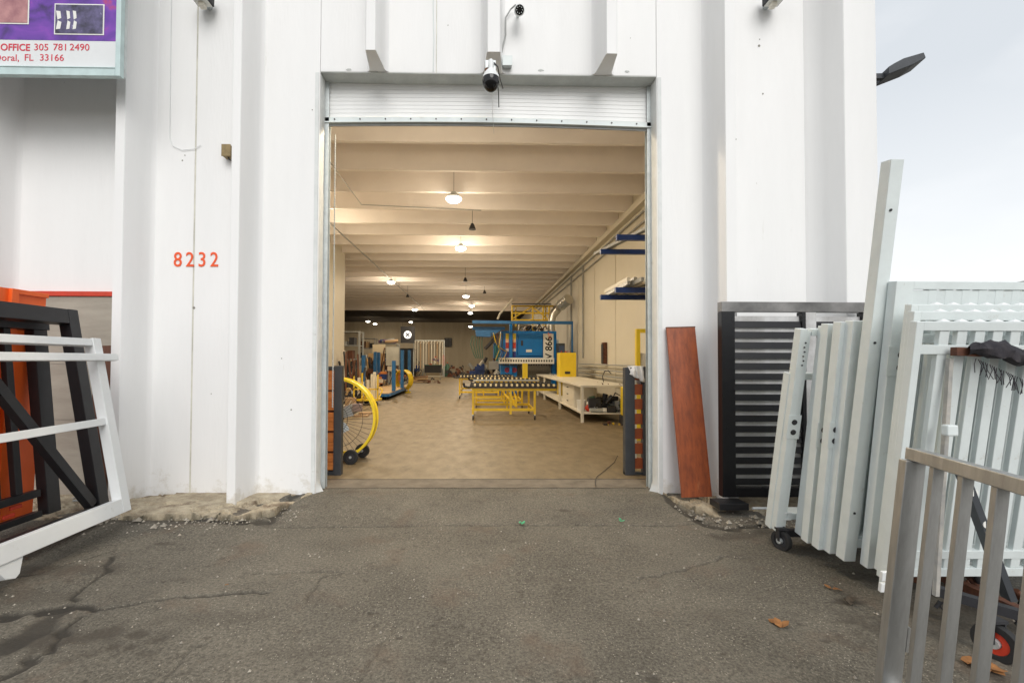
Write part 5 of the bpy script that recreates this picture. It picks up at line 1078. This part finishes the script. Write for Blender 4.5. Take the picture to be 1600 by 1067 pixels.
# ------------------------------------------------------------------ litter
def bits(name, label, cat, px, py, m, s, seed, n=5, z=-.078):
    rr = random.Random(seed); p = G(px, py, z); mb = MB()
    for k in range(n):
        a_ = rr.uniform(0, 6); c = Vector((p.x + rr.uniform(-s, s), p.y + rr.uniform(-s, s), p.z + .006 + rr.uniform(0, .01))); u = Vector((cos(a_), sin(a_), rr.uniform(-.1, .45))) * s * .8; v = Vector((-sin(a_), cos(a_), rr.uniform(-.2, .3))) * s * .45
        pt = [c - u, c - u * .3 + v, c + u * .5 + v * .8, c + u, c + u * .4 - v, c - u * .4 - v * .9]
        mb.add(pt + [q_ - Vector((0, 0, .002)) for q_ in pt], [tuple(range(6)), tuple(range(6, 12))[::-1]] + [(i, i + 6, (i + 1) % 6 + 6, (i + 1) % 6) for i in range(6)])
    return tag(mb.build(name, m), label, cat)
bits('plastic_scrap', 'green plastic scrap on the asphalt right in front of the doorway centre', 'litter', 816, 817, GREEN, .022, 1, z=-.06); bits('plastic_scrap', 'green plastic scrap on the asphalt to the right before the doorway', 'litter', 970, 813, GREEN, .018, 2, 4, z=-.055)
bits('fallen_leaf', 'orange brown dry leaf on the asphalt left of the aluminium gate', 'leaf', 1212, 973, LEAFM, .045, 3, 3); bits('fallen_leaf', 'dark curled leaf on the asphalt below the white gates', 'leaf', 1330, 938, mat('dark_leaf', (.06, .045, .03), .8), .04, 4, 4)
bits('fallen_leaf', 'small yellowish leaf on the asphalt in the left foreground', 'leaf', 352, 917, LEAFM, .014, 5, 2); bits('fallen_leaf', 'dry leaves beneath the cart by the red wheel', 'leaf', 1540, 1045, LEAFM, .06, 6, 6); bits('fallen_leaf', 'brown leaf scrap below the gate stack near the tall gate', 'leaf', 1300, 918, LEAFM, .03, 7, 3)
mb = MB(); rr = random.Random(9)
for k in range(620):
    if k < 400:
        x = rr.uniform(-3.4, -1.7) if k % 2 else rr.uniform(1.95, 3.2); y = rr.gauss(4.12, .09) + (max(0, 1 - abs(abs(x) - 1.9) * 3)) * .35; z = -.08
    else: x = rr.uniform(-3.6, 3.2); y = rr.uniform(2.0, 4.3); z = -.08
    s = rr.uniform(.003, .009) * (3.2 if k < 40 else 1.6 if k < 130 else 1); z = float(gz(np.float64(x), np.float64(y))) + .004
    mb.add([(x - s, y - s, z), (x + s, y - s * .7, z), (x + s * .6, y + s, z), (x - s * .7, y + s * .8, z), (x, y, z + s * 1.2)], [(0, 1, 4), (1, 2, 4), (2, 3, 4), (3, 0, 4)])
o = mb.build('loose_gravel', mat('pale_grit', (.42, .38, .31), .9, c2=(.2, .18, .15), vscale=9), kind='stuff'); o['label'] = 'pale grit and crumbs along the broken ledge'; 
t_ = tag(MB().tube([A(965, 712, 5.75) * 1 - Vector((0, 0, 0)), G(960, 722, .01), G(945, 735, .01), G(932, 745, .012), G(930, 752, .012), G(931, 760, .012)], .004, 5).build('floor_wire', DARK), 'thin dark wire curling across the sill at the right of the doorway', 'wire')
